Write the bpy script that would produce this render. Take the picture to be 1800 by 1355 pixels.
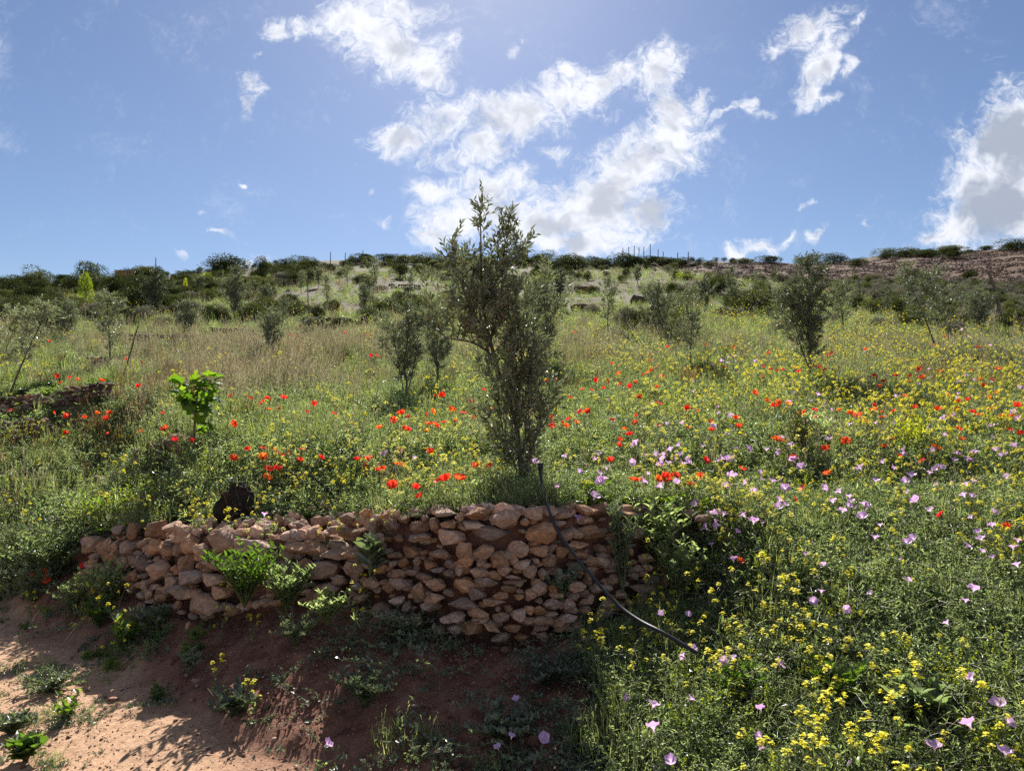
import bpy, math, random
import numpy as np
from mathutils import Vector, Matrix, Euler
R = math.radians
rng = np.random.default_rng(7); random.seed(7)
for o in list(bpy.data.objects): bpy.data.objects.remove(o)
S = bpy.context.scene
COL = S.collection

# ------------------------------------------------------------------ camera, sky, sun, exposure
PITCH = R(2.0); CAMZ = 1.6; F = 1200.0
cd = bpy.data.cameras.new('camera'); cam = bpy.data.objects.new('camera', cd); COL.objects.link(cam)
cam.location = (0, 0, CAMZ); cam.rotation_euler = (R(90) + PITCH, 0, 0)
cd.sensor_width = 36; cd.lens = 24.0; cd.clip_start = 0.05; cd.clip_end = 2000
S.camera = cam
SUN_EL, SUN_AZ = R(40), R(-3)              # azimuth from +Y towards +X
sunv = Vector((math.sin(SUN_AZ)*math.cos(SUN_EL), math.cos(SUN_AZ)*math.cos(SUN_EL), math.sin(SUN_EL)))
ld = bpy.data.lights.new('sun', 'SUN'); ld.energy = 5.0; ld.angle = R(0.53); ld.color = (1, .955, .88)
sun = bpy.data.objects.new('sun', ld); COL.objects.link(sun); sun.rotation_euler = (-sunv).to_track_quat('-Z', 'Y').to_euler()
sun.location = (0, 30, 60)
S.view_settings.view_transform = 'Standard'; S.view_settings.look = 'None'
S.view_settings.exposure = 1.15; S.view_settings.gamma = 1; S.view_settings.use_curve_mapping = False
try:
    S.cycles.max_bounces = 8; S.cycles.diffuse_bounces = 5; S.cycles.glossy_bounces = 2; S.cycles.transmission_bounces = 4
    S.cycles.use_denoising = False; S.cycles.sample_clamp_indirect = 6
except Exception: pass

def N(nt, typ, **k):
    n = nt.nodes.new(typ)
    for a, b in k.items(): setattr(n, a, b)
    return n
def pixdir(px, py):
    cx, cz = (px-900)/F, (677.5-py)/F
    return np.array([cx, math.cos(PITCH)-cz*math.sin(PITCH), math.sin(PITCH)+cz*math.cos(PITCH)])
W = bpy.data.worlds.new('World'); S.world = W; W.use_nodes = True
nt = W.node_tree; nt.nodes.clear(); Lk = nt.links.new
def math_(op, a, b=None, c=None, clamp=False):
    n = N(nt, 'ShaderNodeMath', operation=op, use_clamp=clamp)
    for i, v in enumerate((a, b, c)):
        if v is None: continue
        if isinstance(v, (int, float)): n.inputs[i].default_value = v
        else: Lk(v, n.inputs[i])
    return n.outputs[0]
def smooth_(v, lo, hi, a=0., b=1.):
    n = N(nt, 'ShaderNodeMapRange', interpolation_type='SMOOTHSTEP')
    Lk(v, n.inputs[0]); n.inputs[1].default_value = lo; n.inputs[2].default_value = hi
    n.inputs[3].default_value = a; n.inputs[4].default_value = b
    return n.outputs[0]
sky = N(nt, 'ShaderNodeTexSky', sky_type='NISHITA', sun_disc=False)
sky.sun_elevation = SUN_EL; sky.sun_rotation = SUN_AZ; sky.altitude = 300; sky.air_density = 1.0; sky.dust_density = 0.4; sky.ozone_density = 1.6
tc = N(nt, 'ShaderNodeTexCoord'); sep = N(nt, 'ShaderNodeSeparateXYZ'); Lk(tc.outputs['Generated'], sep.inputs[0])
yy = math_('MAXIMUM', sep.outputs[1], 0.12)
uu = math_('DIVIDE', sep.outputs[0], yy); vv = math_('DIVIDE', sep.outputs[2], yy)
cmb = N(nt, 'ShaderNodeCombineXYZ'); Lk(uu, cmb.inputs[0]); Lk(vv, cmb.inputs[1])
def noise_(vec, scale, detail, rough, dist=0., lac=2.0):
    n = N(nt, 'ShaderNodeTexNoise', noise_dimensions='3D'); Lk(vec, n.inputs['Vector'])
    n.inputs['Scale'].default_value = scale; n.inputs['Detail'].default_value = detail
    n.inputs['Roughness'].default_value = rough; n.inputs['Distortion'].default_value = dist; n.inputs['Lacunarity'].default_value = lac
    return n
def vm(op, a, b):
    n = N(nt, 'ShaderNodeVectorMath', operation=op)
    for i, v in enumerate((a, b)):
        if isinstance(v, (tuple, list)): n.inputs[i].default_value = v
        elif isinstance(v, float): n.inputs['Scale'].default_value = v
        else: Lk(v, n.inputs[i])
    return n.outputs[0]
w1 = vm('SCALE', vm('SUBTRACT', noise_(cmb.outputs[0], 5., 2., .5).outputs['Color'], (.5, .5, .5)), .085)
w2 = vm('SCALE', vm('SUBTRACT', noise_(cmb.outputs[0], 24., 2., .6).outputs['Color'], (.5, .5, .5)), .045)
Pw = vm('ADD', vm('ADD', cmb.outputs[0], w1), w2)
BLOBS = [  # px, py, rx, ry, rot(deg), weight
 (640,38,95,52,-20,1),(705,85,110,62,-32,1.1),(752,132,58,38,-45,.9),(690,8,110,38,0,.8),(792,75,24,38,0,.6),(545,38,38,24,20,.72),(486,48,36,24,0,.75),(600,15,60,30,0,.7),
 (437,148,26,38,20,.72),(428,186,14,30,-10,.6),(905,98,24,26,30,.72),(918,72,16,22,0,.5),
 (700,246,62,32,-10,1),(790,222,95,50,0,1.1),(900,208,115,52,12,1.15),(990,168,85,48,25,1.1),(1042,150,52,40,20,.95),(770,280,60,28,-10,.8),(860,262,70,30,0,.9),(1000,125,25,30,0,.7),
 (1085,125,50,44,30,.76),(1160,115,66,52,20,1.0),(1195,182,52,46,70,1.05),(1236,162,44,20,40,.85),(1180,222,44,40,60,1),(1060,205,45,16,15,.6),
 (1120,292,118,66,22,1.25),(1180,252,60,46,30,1.1),(1050,345,120,66,15,1.3),(1130,372,66,46,10,1.2),(960,392,140,58,5,1.3),(1010,425,150,32,0,1.1),(1240,240,45,14,20,.55),
 (770,338,70,28,-8,.85),(860,328,90,40,10,.95),(915,318,52,28,0,.85),(800,392,88,38,-5,1.05),(762,420,50,24,0,.8),(850,370,90,50,0,1.1),
 (965,272,32,16,-12,.66),(1276,188,48,11,38,.68),(1315,168,11,22,0,.68),
 (1420,50,72,34,20,.82),(1452,82,62,24,45,.95),(1430,122,54,24,50,1),(1412,165,34,32,60,.9),(1442,178,30,15,20,.75),(1482,120,18,14,40,.66),(1492,45,34,10,40,.7),(1368,82,42,16,20,.62),
 (1765,262,80,66,30,1.25),(1800,205,52,46,0,1.2),(1720,335,72,56,20,1.2),(1770,370,130,76,10,1.5),(1700,395,66,42,20,1.3),(1655,420,48,18,10,1),(1692,245,28,15,40,.62),(1830,290,120,130,0,1.6),
 (1335,432,60,20,12,1),(1298,445,32,12,0,.9),(1385,416,24,8,10,.75),(1452,412,28,11,28,.78),(1438,372,24,8,10,.62),(1520,398,8,16,0,.5),
 (660,398,30,18,-10,.6),(472,450,32,9,-10,.66),(303,460,18,12,-40,.64),(378,426,34,6,0,.58),(645,343,16,6,20,.6),(443,340,8,6,0,.6),(360,380,8,8,0,.5),(430,462,20,8,0,.6),
 (445,95,16,10,0,.5),(1760,150,30,12,20,.52),(1340,185,30,8,10,.5),
 (-250,150,200,90,10,.9),(-420,330,180,70,0,.9),(2150,250,200,120,0,1.2),(2300,60,180,80,20,.9),(900,-420,220,110,10,.8),(300,-300,160,80,-15,.8)]
cur = None
for (px, py, rx, ry, rot, wt) in BLOBS:
    d = pixdir(px, py)
    m = N(nt, 'ShaderNodeMapping', vector_type='TEXTURE'); Lk(Pw, m.inputs[0])
    m.inputs['Location'].default_value = (d[0]/d[1], d[2]/d[1], 0); m.inputs['Rotation'].default_value = (0, 0, R(rot))
    k = 1.42/F
    m.inputs['Scale'].default_value = (rx*k, ry*k, 1)
    g = N(nt, 'ShaderNodeTexGradient', gradient_type='SPHERICAL'); Lk(m.outputs[0], g.inputs[0])
    v = math_('MULTIPLY', g.outputs['Fac'], wt*(.86 if wt > 1.04 and 650 < px < 1300 and py > 0 else 1))
    cur = v if cur is None else math_('SMOOTH_MAX', cur, v, .12)
fbm = noise_(vm('ADD', cmb.outputs[0], w1), 11., 6., .62, .35).outputs['Fac']
fine = noise_(Pw, 55., 6., .72, .8).outputs['Fac']
amp_ = smooth_(cur, .0, .35, .40, 1.4)
dn = math_('ADD', math_('MULTIPLY', math_('SUBTRACT', fbm, .5), 1.25), math_('MULTIPLY', math_('SUBTRACT', fine, .5), 1.0))
dens = math_('ADD', cur, math_('MULTIPLY', dn, amp_))
# unseen scattered clouds behind the camera, cover raised to fill shade on the wall
zz = math_('MAXIMUM', sep.outputs[2], 0.08)
cb2 = N(nt, 'ShaderNodeCombineXYZ'); Lk(math_('DIVIDE', sep.outputs[0], zz), cb2.inputs[0]); Lk(math_('DIVIDE', sep.outputs[1], zz), cb2.inputs[1])
back = math_('SUBTRACT', math_('MULTIPLY', noise_(cb2.outputs[0], .9, 6., .6, .3).outputs['Fac'], 3.), 1.2)
dens = math_('ADD', math_('MULTIPLY', dens, smooth_(sep.outputs[1], .1, .3)), math_('MULTIPLY', back, smooth_(sep.outputs[1], .1, .3, 1., 0.)))
alpha = smooth_(dens, .10, .88)
thick = smooth_(math_('ADD', cur, math_('MULTIPLY', math_('SUBTRACT', noise_(Pw, 16., 3., .55).outputs['Fac'], .5), 2.6)), .45, 1.2)
# nearness to the sun makes thin cloud brighter (forward scattering)
dt = N(nt, 'ShaderNodeVectorMath', operation='DOT_PRODUCT'); Lk(tc.outputs['Generated'], dt.inputs[0]); dt.inputs[1].default_value = sunv
ns = smooth_(dt.outputs['Value'], .72, 1.)
def mixc(fac, a, b, blend='MIX'):
    n = N(nt, 'ShaderNodeMix', data_type='RGBA', blend_type=blend)
    if isinstance(fac, float): n.inputs[0].default_value = fac
    else: Lk(fac, n.inputs[0])
    for i, v in ((6, a), (7, b)):
        if isinstance(v, tuple): n.inputs[i].default_value = (*v, 1)
        else: Lk(v, n.inputs[i])
    return n.outputs[2]
ccol = mixc(thick, (5.8, 6.0, 6.5), (2.7, 3.05, 3.75))
ccol = mixc(math_('MULTIPLY', ns, .30), ccol, (7.2, 7.2, 7.5))
hs = N(nt, 'ShaderNodeHueSaturation'); Lk(sky.outputs[0], hs.inputs['Color']); hs.inputs['Saturation'].default_value = 1.0; hs.inputs['Value'].default_value = 1.0
skyc = mixc(1.0, hs.outputs[0], (.50, .53, .605), 'MULTIPLY')
final = mixc(alpha, skyc, ccol)
bg = N(nt, 'ShaderNodeBackground'); bg.inputs['Strength'].default_value = 0.072; Lk(final, bg.inputs['Color'])
wo = N(nt, 'ShaderNodeOutputWorld'); Lk(bg.outputs[0], wo.inputs[0])

# ------------------------------------------------------------------ numpy noise
_T = np.random.default_rng(3).random((256, 256))
def vnoise(x, y):
    x = np.asarray(x, float); y = np.asarray(y, float)
    xi = np.floor(x).astype(int); yi = np.floor(y).astype(int); fx = x-xi; fy = y-yi
    fx = fx*fx*(3-2*fx); fy = fy*fy*(3-2*fy)
    a = _T[xi % 256, yi % 256]; b = _T[(xi+1) % 256, yi % 256]; c = _T[xi % 256, (yi+1) % 256]; d = _T[(xi+1) % 256, (yi+1) % 256]
    return (a*(1-fx)+b*fx)*(1-fy)+(c*(1-fx)+d*fx)*fy
def fbm2(x, y, o=4):
    s = 0; A = .5; t = 0
    for i in range(o): s = s+A*vnoise(x*2**i+17*i, y*2**i+31*i); t += A; A *= .5
    return s/t-.5
def sst(x, a, b):
    t = np.clip((np.asarray(x, float)-a)/(b-a), 0, 1); return t*t*(3-2*t)

# ------------------------------------------------------------------ terrain
PROF = np.array([(0,.2),(3,.7),(4.3,.97),(5,1.05),(6.3,1.22),(8,1.5),(11,2.05),(16,3.05),(22,4.35),(30,6.2),(40,8.75),(60,14.1),(80,19.0),(95,20.6),(130,21.),(300,10.),(900,-40.)])
CR = np.array([(-1200,515),(0,505),(70,500),(300,484),(450,471),(550,458),(650,455),(900,457),(1200,463),(1400,460),(1600,447),(1800,432),(2400,418)])
YF = np.array([(-30,7.5),(-8,6.7),(-4.35,5.75),(-3.4,5.0),(-2.38,4.3),(-1.79,3.75),(-1.2,3.25),(-.5,2.95),(.3,2.7),(1.2,2.4),(3,1.9),(8,1.5),(30,1.)])
Y1 = np.array([(-30,8.3),(-8,7.4),(-4.6,6.4),(-3.7,5.65),(-3.4,5.55),(-2.06,4.62),(-1.07,4.42),(-.7,4.27),(-.35,4.08),(-.1,4.02),(.2,4.06),(.52,4.27),(1.13,4.6),(1.45,3.5),(1.8,2.75),(3,2.5),(8,2.4),(30,2.4)])
SW = np.array([(-30,1.2),(-4.3,1.2),(-3.8,.3),(-3.5,.05),(1.13,.05),(1.45,1.2),(1.8,2.0),(3,2.2),(30,2.2)])
ZB = np.array([(-30,.25),(-4.6,.25),(-3.5,.34),(-2.06,.24),(-1.07,.42),(-.7,.36),(-.1,.29),(.52,.33),(1.13,.35),(1.6,.26),(3,.22),(8,.25),(30,.25)])
ZT = np.array([(-30,1.45),(-8,1.25),(-4.6,.85),(-3.5,.58),(-2.06,.75),(-1.4,.745),(-1.07,.80),(-.7,.93),(-.1,1.0),(.52,.96),(1.13,.91),(1.6,.88),(3,.88),(8,.9),(30,.9)])
def ip(T, x): return np.interp(x, T[:, 0], T[:, 1])
def zmead(x, y):
    a = x/np.maximum(y, 1.)
    Fc = (719-np.interp(a*1200+900, CR[:, 0], CR[:, 1]))/262.
    b = ip(PROF, y)
    z = 1.6+(b-1.6)*(1+(Fc-1)*sst(y, 15, 55))
    z = z+fbm2(x*.35, y*.35)*.22*sst(y, 6, 14)+fbm2(x*.09+5, y*.09)*1.2*sst(y, 18, 40)+fbm2(x*.8, y*.8+9)*.18*sst(y, 7, 20)
    return z
def terr(x, y, fine=False):
    x = np.asarray(x, float); y = np.asarray(y, float)
    xw = x+fbm2(x*1.3, y*1.3)*.12
    yf = ip(YF, xw); y1 = ip(Y1, x); s = ip(SW, x); zb = ip(ZB, x); zt = ip(ZT, x); y2 = y1+s
    t = np.clip((y-yf)/np.maximum(y1-yf, .1), 0, 1)
    bank = zb*(t**.75)
    z = np.where(y < yf, -.02*(yf-y), bank)
    z = z+(zt-zb)*np.clip((y-y1)/s, 0, 1)*(y > y1)
    zm = zmead(x, y)
    k = sst(y, y2, y2+1.7)
    z = np.where(y > y2, zt*(1-k)+zm*k, z)
    rough = np.where(y < yf, .25, 1.)
    z = z+fbm2(x*3, y*3)*.07*rough*sst(y, 1, 3)
    if fine:
        nb = (y > yf)*(y < y1+.5)
        z = z+fbm2(x*14, y*14, 3)*.036*(.3+nb)+fbm2(x*45, y*45, 2)*.010-np.abs(fbm2(x*3.2+4, y*1.6, 3))*.24*nb*sst(y-yf, 0, .3)
    return z
def hit(px, py, h=0., ymin=1.6):
    d = pixdir(px, py); ys = ymin*(140/ymin)**np.linspace(0, 1, 900)
    xs = d[0]/d[1]*ys; zs = CAMZ+d[2]/d[1]*ys
    g = terr(xs, ys)+h; w = np.nonzero(zs <= g)[0]
    i = w[0] if len(w) else len(ys)-1
    return xs[i], ys[i], float(terr(xs[i], ys[i]))
def proj(x, y, z):
    dz = z-CAMZ; f = y*math.cos(PITCH)+dz*math.sin(PITCH); u = -y*math.sin(PITCH)+dz*math.cos(PITCH)
    return 900+F*x/f, 677.5-F*u/f
def field_mask(x, y):   # ploughed strip
    a = x/np.maximum(y, 1.); px = a*1200+900
    yb = np.interp(px, [1180, 1260, 1400, 1600, 1800, 2400], [62, 49, 42, 38, 35, 34])
    yt = np.interp(px, [1180, 1260, 1400, 1600, 1800, 2400], [71, 74, 75, 75, 75, 75])
    w = fbm2(x*.2, y*.2)*6
    return sst(y, yb-1+w, yb+1+w)*(1-sst(y, yt-1+w*.3, yt+.8+w*.3))*(px > 1150)
def scrub_mask(x, y):   # grey scrub slope at the right
    a = x/np.maximum(y, 1.); px = a*1200+900
    ys = np.interp(px, [1200, 1500, 1620, 1700, 1800, 2400], [50, 34, 25, 22, 20, 18])
    return sst(y, ys-1.5, ys+1.5)*(px > 1300)
def path_mask(x, y):
    return 1-sst(y-ip(YF, x)+fbm2(x*1.7, y*1.7)*.5, -.28, .12)

# ------------------------------------------------------------------ materials
def mat(name):
    m = bpy.data.materials.new(name); m.use_nodes = True; t = m.node_tree; t.nodes.clear()
    return m, t, N(t, 'ShaderNodeOutputMaterial')
def rgba(c): return (c[0], c[1], c[2], 1)
def leafmat(name, c1, c2, trans=.4, rough=.45, back=None, spec=.35, tint=(1.25, 1.35, .55), hue=.02, objv=.35):
    m, t, out = mat(name); l = t.links.new
    geo = N(t, 'ShaderNodeNewGeometry'); oi = N(t, 'ShaderNodeObjectInfo')
    mx = N(t, 'ShaderNodeMix', data_type='RGBA'); l(geo.outputs['Random Per Island'], mx.inputs[0]); mx.inputs[6].default_value = rgba(c1); mx.inputs[7].default_value = rgba(c2)
    col = mx.outputs[2]
    if back:
        mb = N(t, 'ShaderNodeMix', data_type='RGBA'); l(geo.outputs['Backfacing'], mb.inputs[0]); l(col, mb.inputs[6]); mb.inputs[7].default_value = rgba(back); col = mb.outputs[2]
    hs = N(t, 'ShaderNodeHueSaturation'); l(col, hs.inputs['Color'])
    mr = N(t, 'ShaderNodeMapRange'); l(oi.outputs['Random'], mr.inputs[0]); mr.inputs[3].default_value = 1-objv; mr.inputs[4].default_value = 1+objv; l(mr.outputs[0], hs.inputs['Value'])
    mh = N(t, 'ShaderNodeMapRange'); l(oi.outputs['Random'], mh.inputs[0]); mh.inputs[3].default_value = .5+hue; mh.inputs[4].default_value = .5-hue; l(mh.outputs[0], hs.inputs['Hue'])
    p = N(t, 'ShaderNodeBsdfPrincipled'); l(hs.outputs[0], p.inputs['Base Color']); p.inputs['Roughness'].default_value = rough; p.inputs['Specular IOR Level'].default_value = spec
    tr = N(t, 'ShaderNodeBsdfTranslucent'); tm = N(t, 'ShaderNodeMix', data_type='RGBA', blend_type='MULTIPLY'); tm.inputs[0].default_value = 1
    l(hs.outputs[0], tm.inputs[6]); tm.inputs[7].default_value = rgba(tint); l(tm.outputs[2], tr.inputs[0])
    ms = N(t, 'ShaderNodeMixShader'); ms.inputs[0].default_value = trans; l(p.outputs[0], ms.inputs[1]); l(tr.outputs[0], ms.inputs[2]); l(ms.outputs[0], out.inputs[0])
    return m
def solidmat(name, c1, c2, scale=6., rough=.85, bump=.3, bscale=None, detail=8, spec=.25, metal=0, stops=None, obj=False, bdist=.01):
    m, t, out = mat(name); l = t.links.new
    tcn = N(t, 'ShaderNodeTexCoord'); oi = N(t, 'ShaderNodeObjectInfo')
    vec = tcn.outputs['Object']
    ad = N(t, 'ShaderNodeVectorMath', operation='ADD'); l(vec, ad.inputs[0])
    sc = N(t, 'ShaderNodeMath', operation='MULTIPLY'); l(oi.outputs['Random'], sc.inputs[0]); sc.inputs[1].default_value = 37.; l(sc.outputs[0], ad.inputs[1])
    vec = ad.outputs[0]
    n1 = N(t, 'ShaderNodeTexNoise'); l(vec, n1.inputs['Vector']); n1.inputs['Scale'].default_value = scale; n1.inputs['Detail'].default_value = detail; n1.inputs['Roughness'].default_value = .65
    cr = N(t, 'ShaderNodeValToRGB'); l(n1.outputs['Fac'], cr.inputs[0]); cr.color_ramp.elements[0].position = .32; cr.color_ramp.elements[1].position = .68
    cr.color_ramp.elements[0].color = rgba(c1); cr.color_ramp.elements[1].color = rgba(c2)
    col = cr.outputs[0]
    if obj:
        hs = N(t, 'ShaderNodeHueSaturation'); l(col, hs.inputs['Color'])
        mr = N(t, 'ShaderNodeMapRange'); l(oi.outputs['Random'], mr.inputs[0]); mr.inputs[3].default_value = .62; mr.inputs[4].default_value = 1.4; l(mr.outputs[0], hs.inputs['Value'])
        m2 = N(t, 'ShaderNodeMath', operation='FRACT'); m3 = N(t, 'ShaderNodeMath', operation='MULTIPLY'); l(oi.outputs['Random'], m3.inputs[0]); m3.inputs[1].default_value = 7.3; l(m3.outputs[0], m2.inputs[0])
        mr2 = N(t, 'ShaderNodeMapRange'); l(m2.outputs[0], mr2.inputs[0]); mr2.inputs[3].default_value = .7; mr2.inputs[4].default_value = 1.15; l(mr2.outputs[0], hs.inputs['Saturation'])
        col = hs.outputs[0]
    p = N(t, 'ShaderNodeBsdfPrincipled'); l(col, p.inputs['Base Color']); p.inputs['Roughness'].default_value = rough; p.inputs['Specular IOR Level'].default_value = spec; p.inputs['Metallic'].default_value = metal
    n2 = N(t, 'ShaderNodeTexNoise'); l(vec, n2.inputs['Vector']); n2.inputs['Scale'].default_value = bscale or scale*4; n2.inputs['Detail'].default_value = 8; n2.inputs['Roughness'].default_value = .7
    b = N(t, 'ShaderNodeBump'); b.inputs['Strength'].default_value = bump; b.inputs['Distance'].default_value = bdist; l(n2.outputs['Fac'], b.inputs['Height']); l(b.outputs[0], p.inputs['Normal'])
    l(p.outputs[0], out.inputs[0]); return m
M = {}
M['bark'] = solidmat('olive_bark', (.05, .042, .034), (.16, .14, .115), 30, .9, .8, 90)
M['twig'] = solidmat('twig_bark', (.08, .075, .05), (.15, .14, .09), 20, .85, .3)
M['olive'] = leafmat('olive_leaf', (.065, .086, .05), (.135, .16, .10), .22, .5, back=(.15, .165, .125), spec=.3, tint=(1.1, 1.2, .6))
M['olive_far'] = leafmat('olive_leaf_dusty', (.10, .12, .08), (.19, .21, .145), .28, .5, back=(.22, .235, .175), spec=.35, tint=(1.1, 1.2, .65), objv=.25)
M['fig'] = leafmat('fig_leaf', (.055, .115, .02), (.10, .17, .03), .55, .55, tint=(2.1, 2.2, .5), spec=.2)
M['grass'] = leafmat('grass_blade', (.12, .145, .075), (.24, .255, .14), .56, .4, tint=(1.6, 1.7, .9), spec=.5)
M['herb'] = leafmat('herb_leaf', (.13, .165, .085), (.26, .29, .16), .58, .38, tint=(1.6, 1.8, 1.0), spec=.8)
M['weed'] = leafmat('weed_leaf', (.085, .105, .07), (.17, .19, .13), .35, .38, tint=(1.3, 1.5, .7), spec=.7)
M['lush'] = leafmat('lush_leaf', (.065, .115, .03), (.12, .18, .045), .5, .36, tint=(1.8, 1.9, .5), spec=.5)
M['dry'] = leafmat('dry_grass', (.23, .21, .14), (.40, .375, .28), .35, .6, tint=(1.3, 1.2, .9), spec=.3)
M['rust'] = leafmat('rust_grass', (.20, .11, .05), (.30, .19, .09), .35, .6, tint=(1.3, 1.1, .8))
M['scrub'] = leafmat('scrub_leaf', (.024, .036, .013), (.06, .072, .026), .18, .65, tint=(1.4, 1.5, .6), spec=.08)
M['scrub2'] = leafmat('scrub_leaf_mid', (.05, .065, .025), (.10, .115, .045), .25, .6, tint=(1.4, 1.4, .6), spec=.12)
M['lav'] = leafmat('lavender_scrub', (.13, .13, .095), (.24, .23, .18), .25, .6, tint=(1.2, 1.2, .9), spec=.2)
M['lime'] = leafmat('lime_leaf', (.16, .22, .03), (.25, .30, .04), .5, .5, tint=(1.8, 1.7, .5))
M['stem'] = leafmat('green_stem', (.09, .12, .045), (.13, .16, .065), .2, .5, tint=(1.4, 1.4, .6))
M['yellow'] = leafmat('mustard_petal', (.76, .68, .02), (.86, .80, .08), .4, .5, tint=(1.1, 1.1, .6), hue=0, objv=.06, spec=.2)
M['poppy'] = leafmat('poppy_petal', (.70, .04, .02), (.85, .09, .04), .45, .5, tint=(1.1, 1.1, 1.), hue=.012, objv=.12, spec=.2)
M['orange'] = leafmat('orange_poppy_petal', (.85, .16, .03), (.9, .26, .04), .5, .5, tint=(1.1, 1.1, 1.), hue=0, objv=.08, spec=.2)
M['pink'] = leafmat('bindweed_petal', (.58, .34, .62), (.70, .46, .72), .45, .5, tint=(1.1, 1.0, 1.1), hue=.01, objv=.1, spec=.2)
M['pinkc'] = leafmat('bindweed_throat', (.75, .62, .72), (.8, .7, .7), .45, .5, tint=(1.1, 1.0, 1.1), hue=0, objv=.05, spec=.2)
M['black'] = solidmat('poppy_centre', (.01, .01, .012), (.03, .03, .03), 50)
M['stone'] = solidmat('limestone', (.18, .093, .056), (.42, .268, .172), 4.5, .92, .6, 16, obj=True, bdist=.012)
M['rubble'] = solidmat('pale_rubble', (.38, .20, .13), (.60, .40, .29), 6, .92, .8, 26, obj=True)
M['dkstone'] = solidmat('brown_stone', (.07, .042, .032), (.19, .12, .09), 5, .92, .8, 20, obj=True)
M['clod'] = solidmat('ploughed_clod', (.08, .046, .029), (.14, .085, .056), 5, .95, .6, 20, obj=True)
M['peb'] = solidmat('pebble_stone', (.15, .08, .055), (.38, .25, .18), 8, .9, .4, obj=True)
M['hose'] = solidmat('black_hose', (.008, .009, .012), (.016, .017, .022), 20, .5, .1, spec=.35)
M['straw'] = solidmat('straw', (.42, .33, .2), (.6, .5, .34), 30, .7, .2)
M['post'] = solidmat('weathered_post', (.09, .075, .06), (.2, .17, .14), 10, .9, .5)
M['burnt'] = solidmat('dark_humus', (.012, .009, .008), (.04, .028, .022), 14, .97, 1., 40, bdist=.02)
M['tank'] = solidmat('tank_plastic', (.62, .56, .48), (.72, .66, .58), 3, .5, .05)
M['tanko'] = solidmat('orange_plastic', (.52, .24, .12), (.6, .3, .15), 3, .6, .05)
M['cage'] = solidmat('steel_cage', (.4, .4, .42), (.5, .5, .52), 5, .4, .05, metal=.8)

def ground_mat():
    m, t, out = mat('hillside_soil'); l = t.links.new
    tcn = N(t, 'ShaderNodeTexCoord'); v = tcn.outputs['Object']
    def nz(s, d=8, r=.65):
        n = N(t, 'ShaderNodeTexNoise'); l(v, n.inputs['Vector']); n.inputs['Scale'].default_value = s; n.inputs['Detail'].default_value = d; n.inputs['Roughness'].default_value = r; return n.outputs['Fac']
    def ramp(f, a, b, p0=.35, p1=.65):
        c = N(t, 'ShaderNodeValToRGB'); l(f, c.inputs[0]); c.color_ramp.elements[0].color = rgba(a); c.color_ramp.elements[1].color = rgba(b)
        c.color_ramp.elements[0].position = p0; c.color_ramp.elements[1].position = p1; return c.outputs[0]
    def mx(f, a, b):
        n = N(t, 'ShaderNodeMix', data_type='RGBA'); l(f, n.inputs[0]); l(a, n.inputs[6]); l(b, n.inputs[7]); return n.outputs[2]
    at = N(t, 'ShaderNodeAttribute', attribute_name='cover'); sp = N(t, 'ShaderNodeSeparateColor'); l(at.outputs['Color'], sp.inputs[0])
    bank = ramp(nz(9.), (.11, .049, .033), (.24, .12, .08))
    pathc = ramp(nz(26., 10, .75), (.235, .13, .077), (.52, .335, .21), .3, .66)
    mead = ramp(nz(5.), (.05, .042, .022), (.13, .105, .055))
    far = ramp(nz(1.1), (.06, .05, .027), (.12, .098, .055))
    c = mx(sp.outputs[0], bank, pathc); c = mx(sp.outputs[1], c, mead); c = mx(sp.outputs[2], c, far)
    at2 = N(t, 'ShaderNodeAttribute', attribute_name='field')
    c = mx(at2.outputs['Fac'], c, ramp(nz(3.), (.085, .048, .03), (.145, .088, .058)))
    p = N(t, 'ShaderNodeBsdfPrincipled'); l(c, p.inputs['Base Color']); p.inputs['Roughness'].default_value = .95; p.inputs['Specular IOR Level'].default_value = .15
    b = N(t, 'ShaderNodeBump'); b.inputs['Strength'].default_value = .8; b.inputs['Distance'].default_value = .012; l(nz(60., 6, .7), b.inputs['Height'])
    l(b.outputs[0], p.inputs['Normal']); l(p.outputs[0], out.inputs[0]); return m
M['ground'] = ground_mat()

# ------------------------------------------------------------------ mesh building
TPL = {
 'rhomb': ([(0,0,0),(.5,.45,.10),(0,1,0),(-.5,.45,.10)], [(0,1,2),(0,2,3)]),
 'lance': ([(0,0,0),(.5,.3,.1),(.40,.68,.06),(0,1,-.10),(-.40,.68,.06),(-.5,.3,.1),(0,.35,0),(0,.68,-.03)], [(0,1,6),(1,2,7),(1,7,6),(2,3,7),(0,6,5),(5,6,7),(5,7,4),(4,7,3)]),
 'blade': ([(-.5,0,0),(.5,0,0),(-.42,.4,.05),(.42,.4,.05),(-.25,.75,-.02),(.25,.75,-.02),(0,1,-.18)], [(0,1,3),(0,3,2),(2,3,5),(2,5,4),(4,5,6)]),
 'petal': ([(0,0,0),(.3,.4,.02),(.5,.85,.14),(0,1.05,.22),(-.5,.85,.14),(-.3,.4,.02)], [(0,1,5),(1,2,3),(1,3,5),(5,3,4)]),
}
TPL = {k: (np.array(a, float), np.array(b)) for k, (a, b) in TPL.items()}
def nrm(v): v = np.asarray(v, float); return v/np.maximum(np.linalg.norm(v, axis=-1, keepdims=True), 1e-9)
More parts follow.
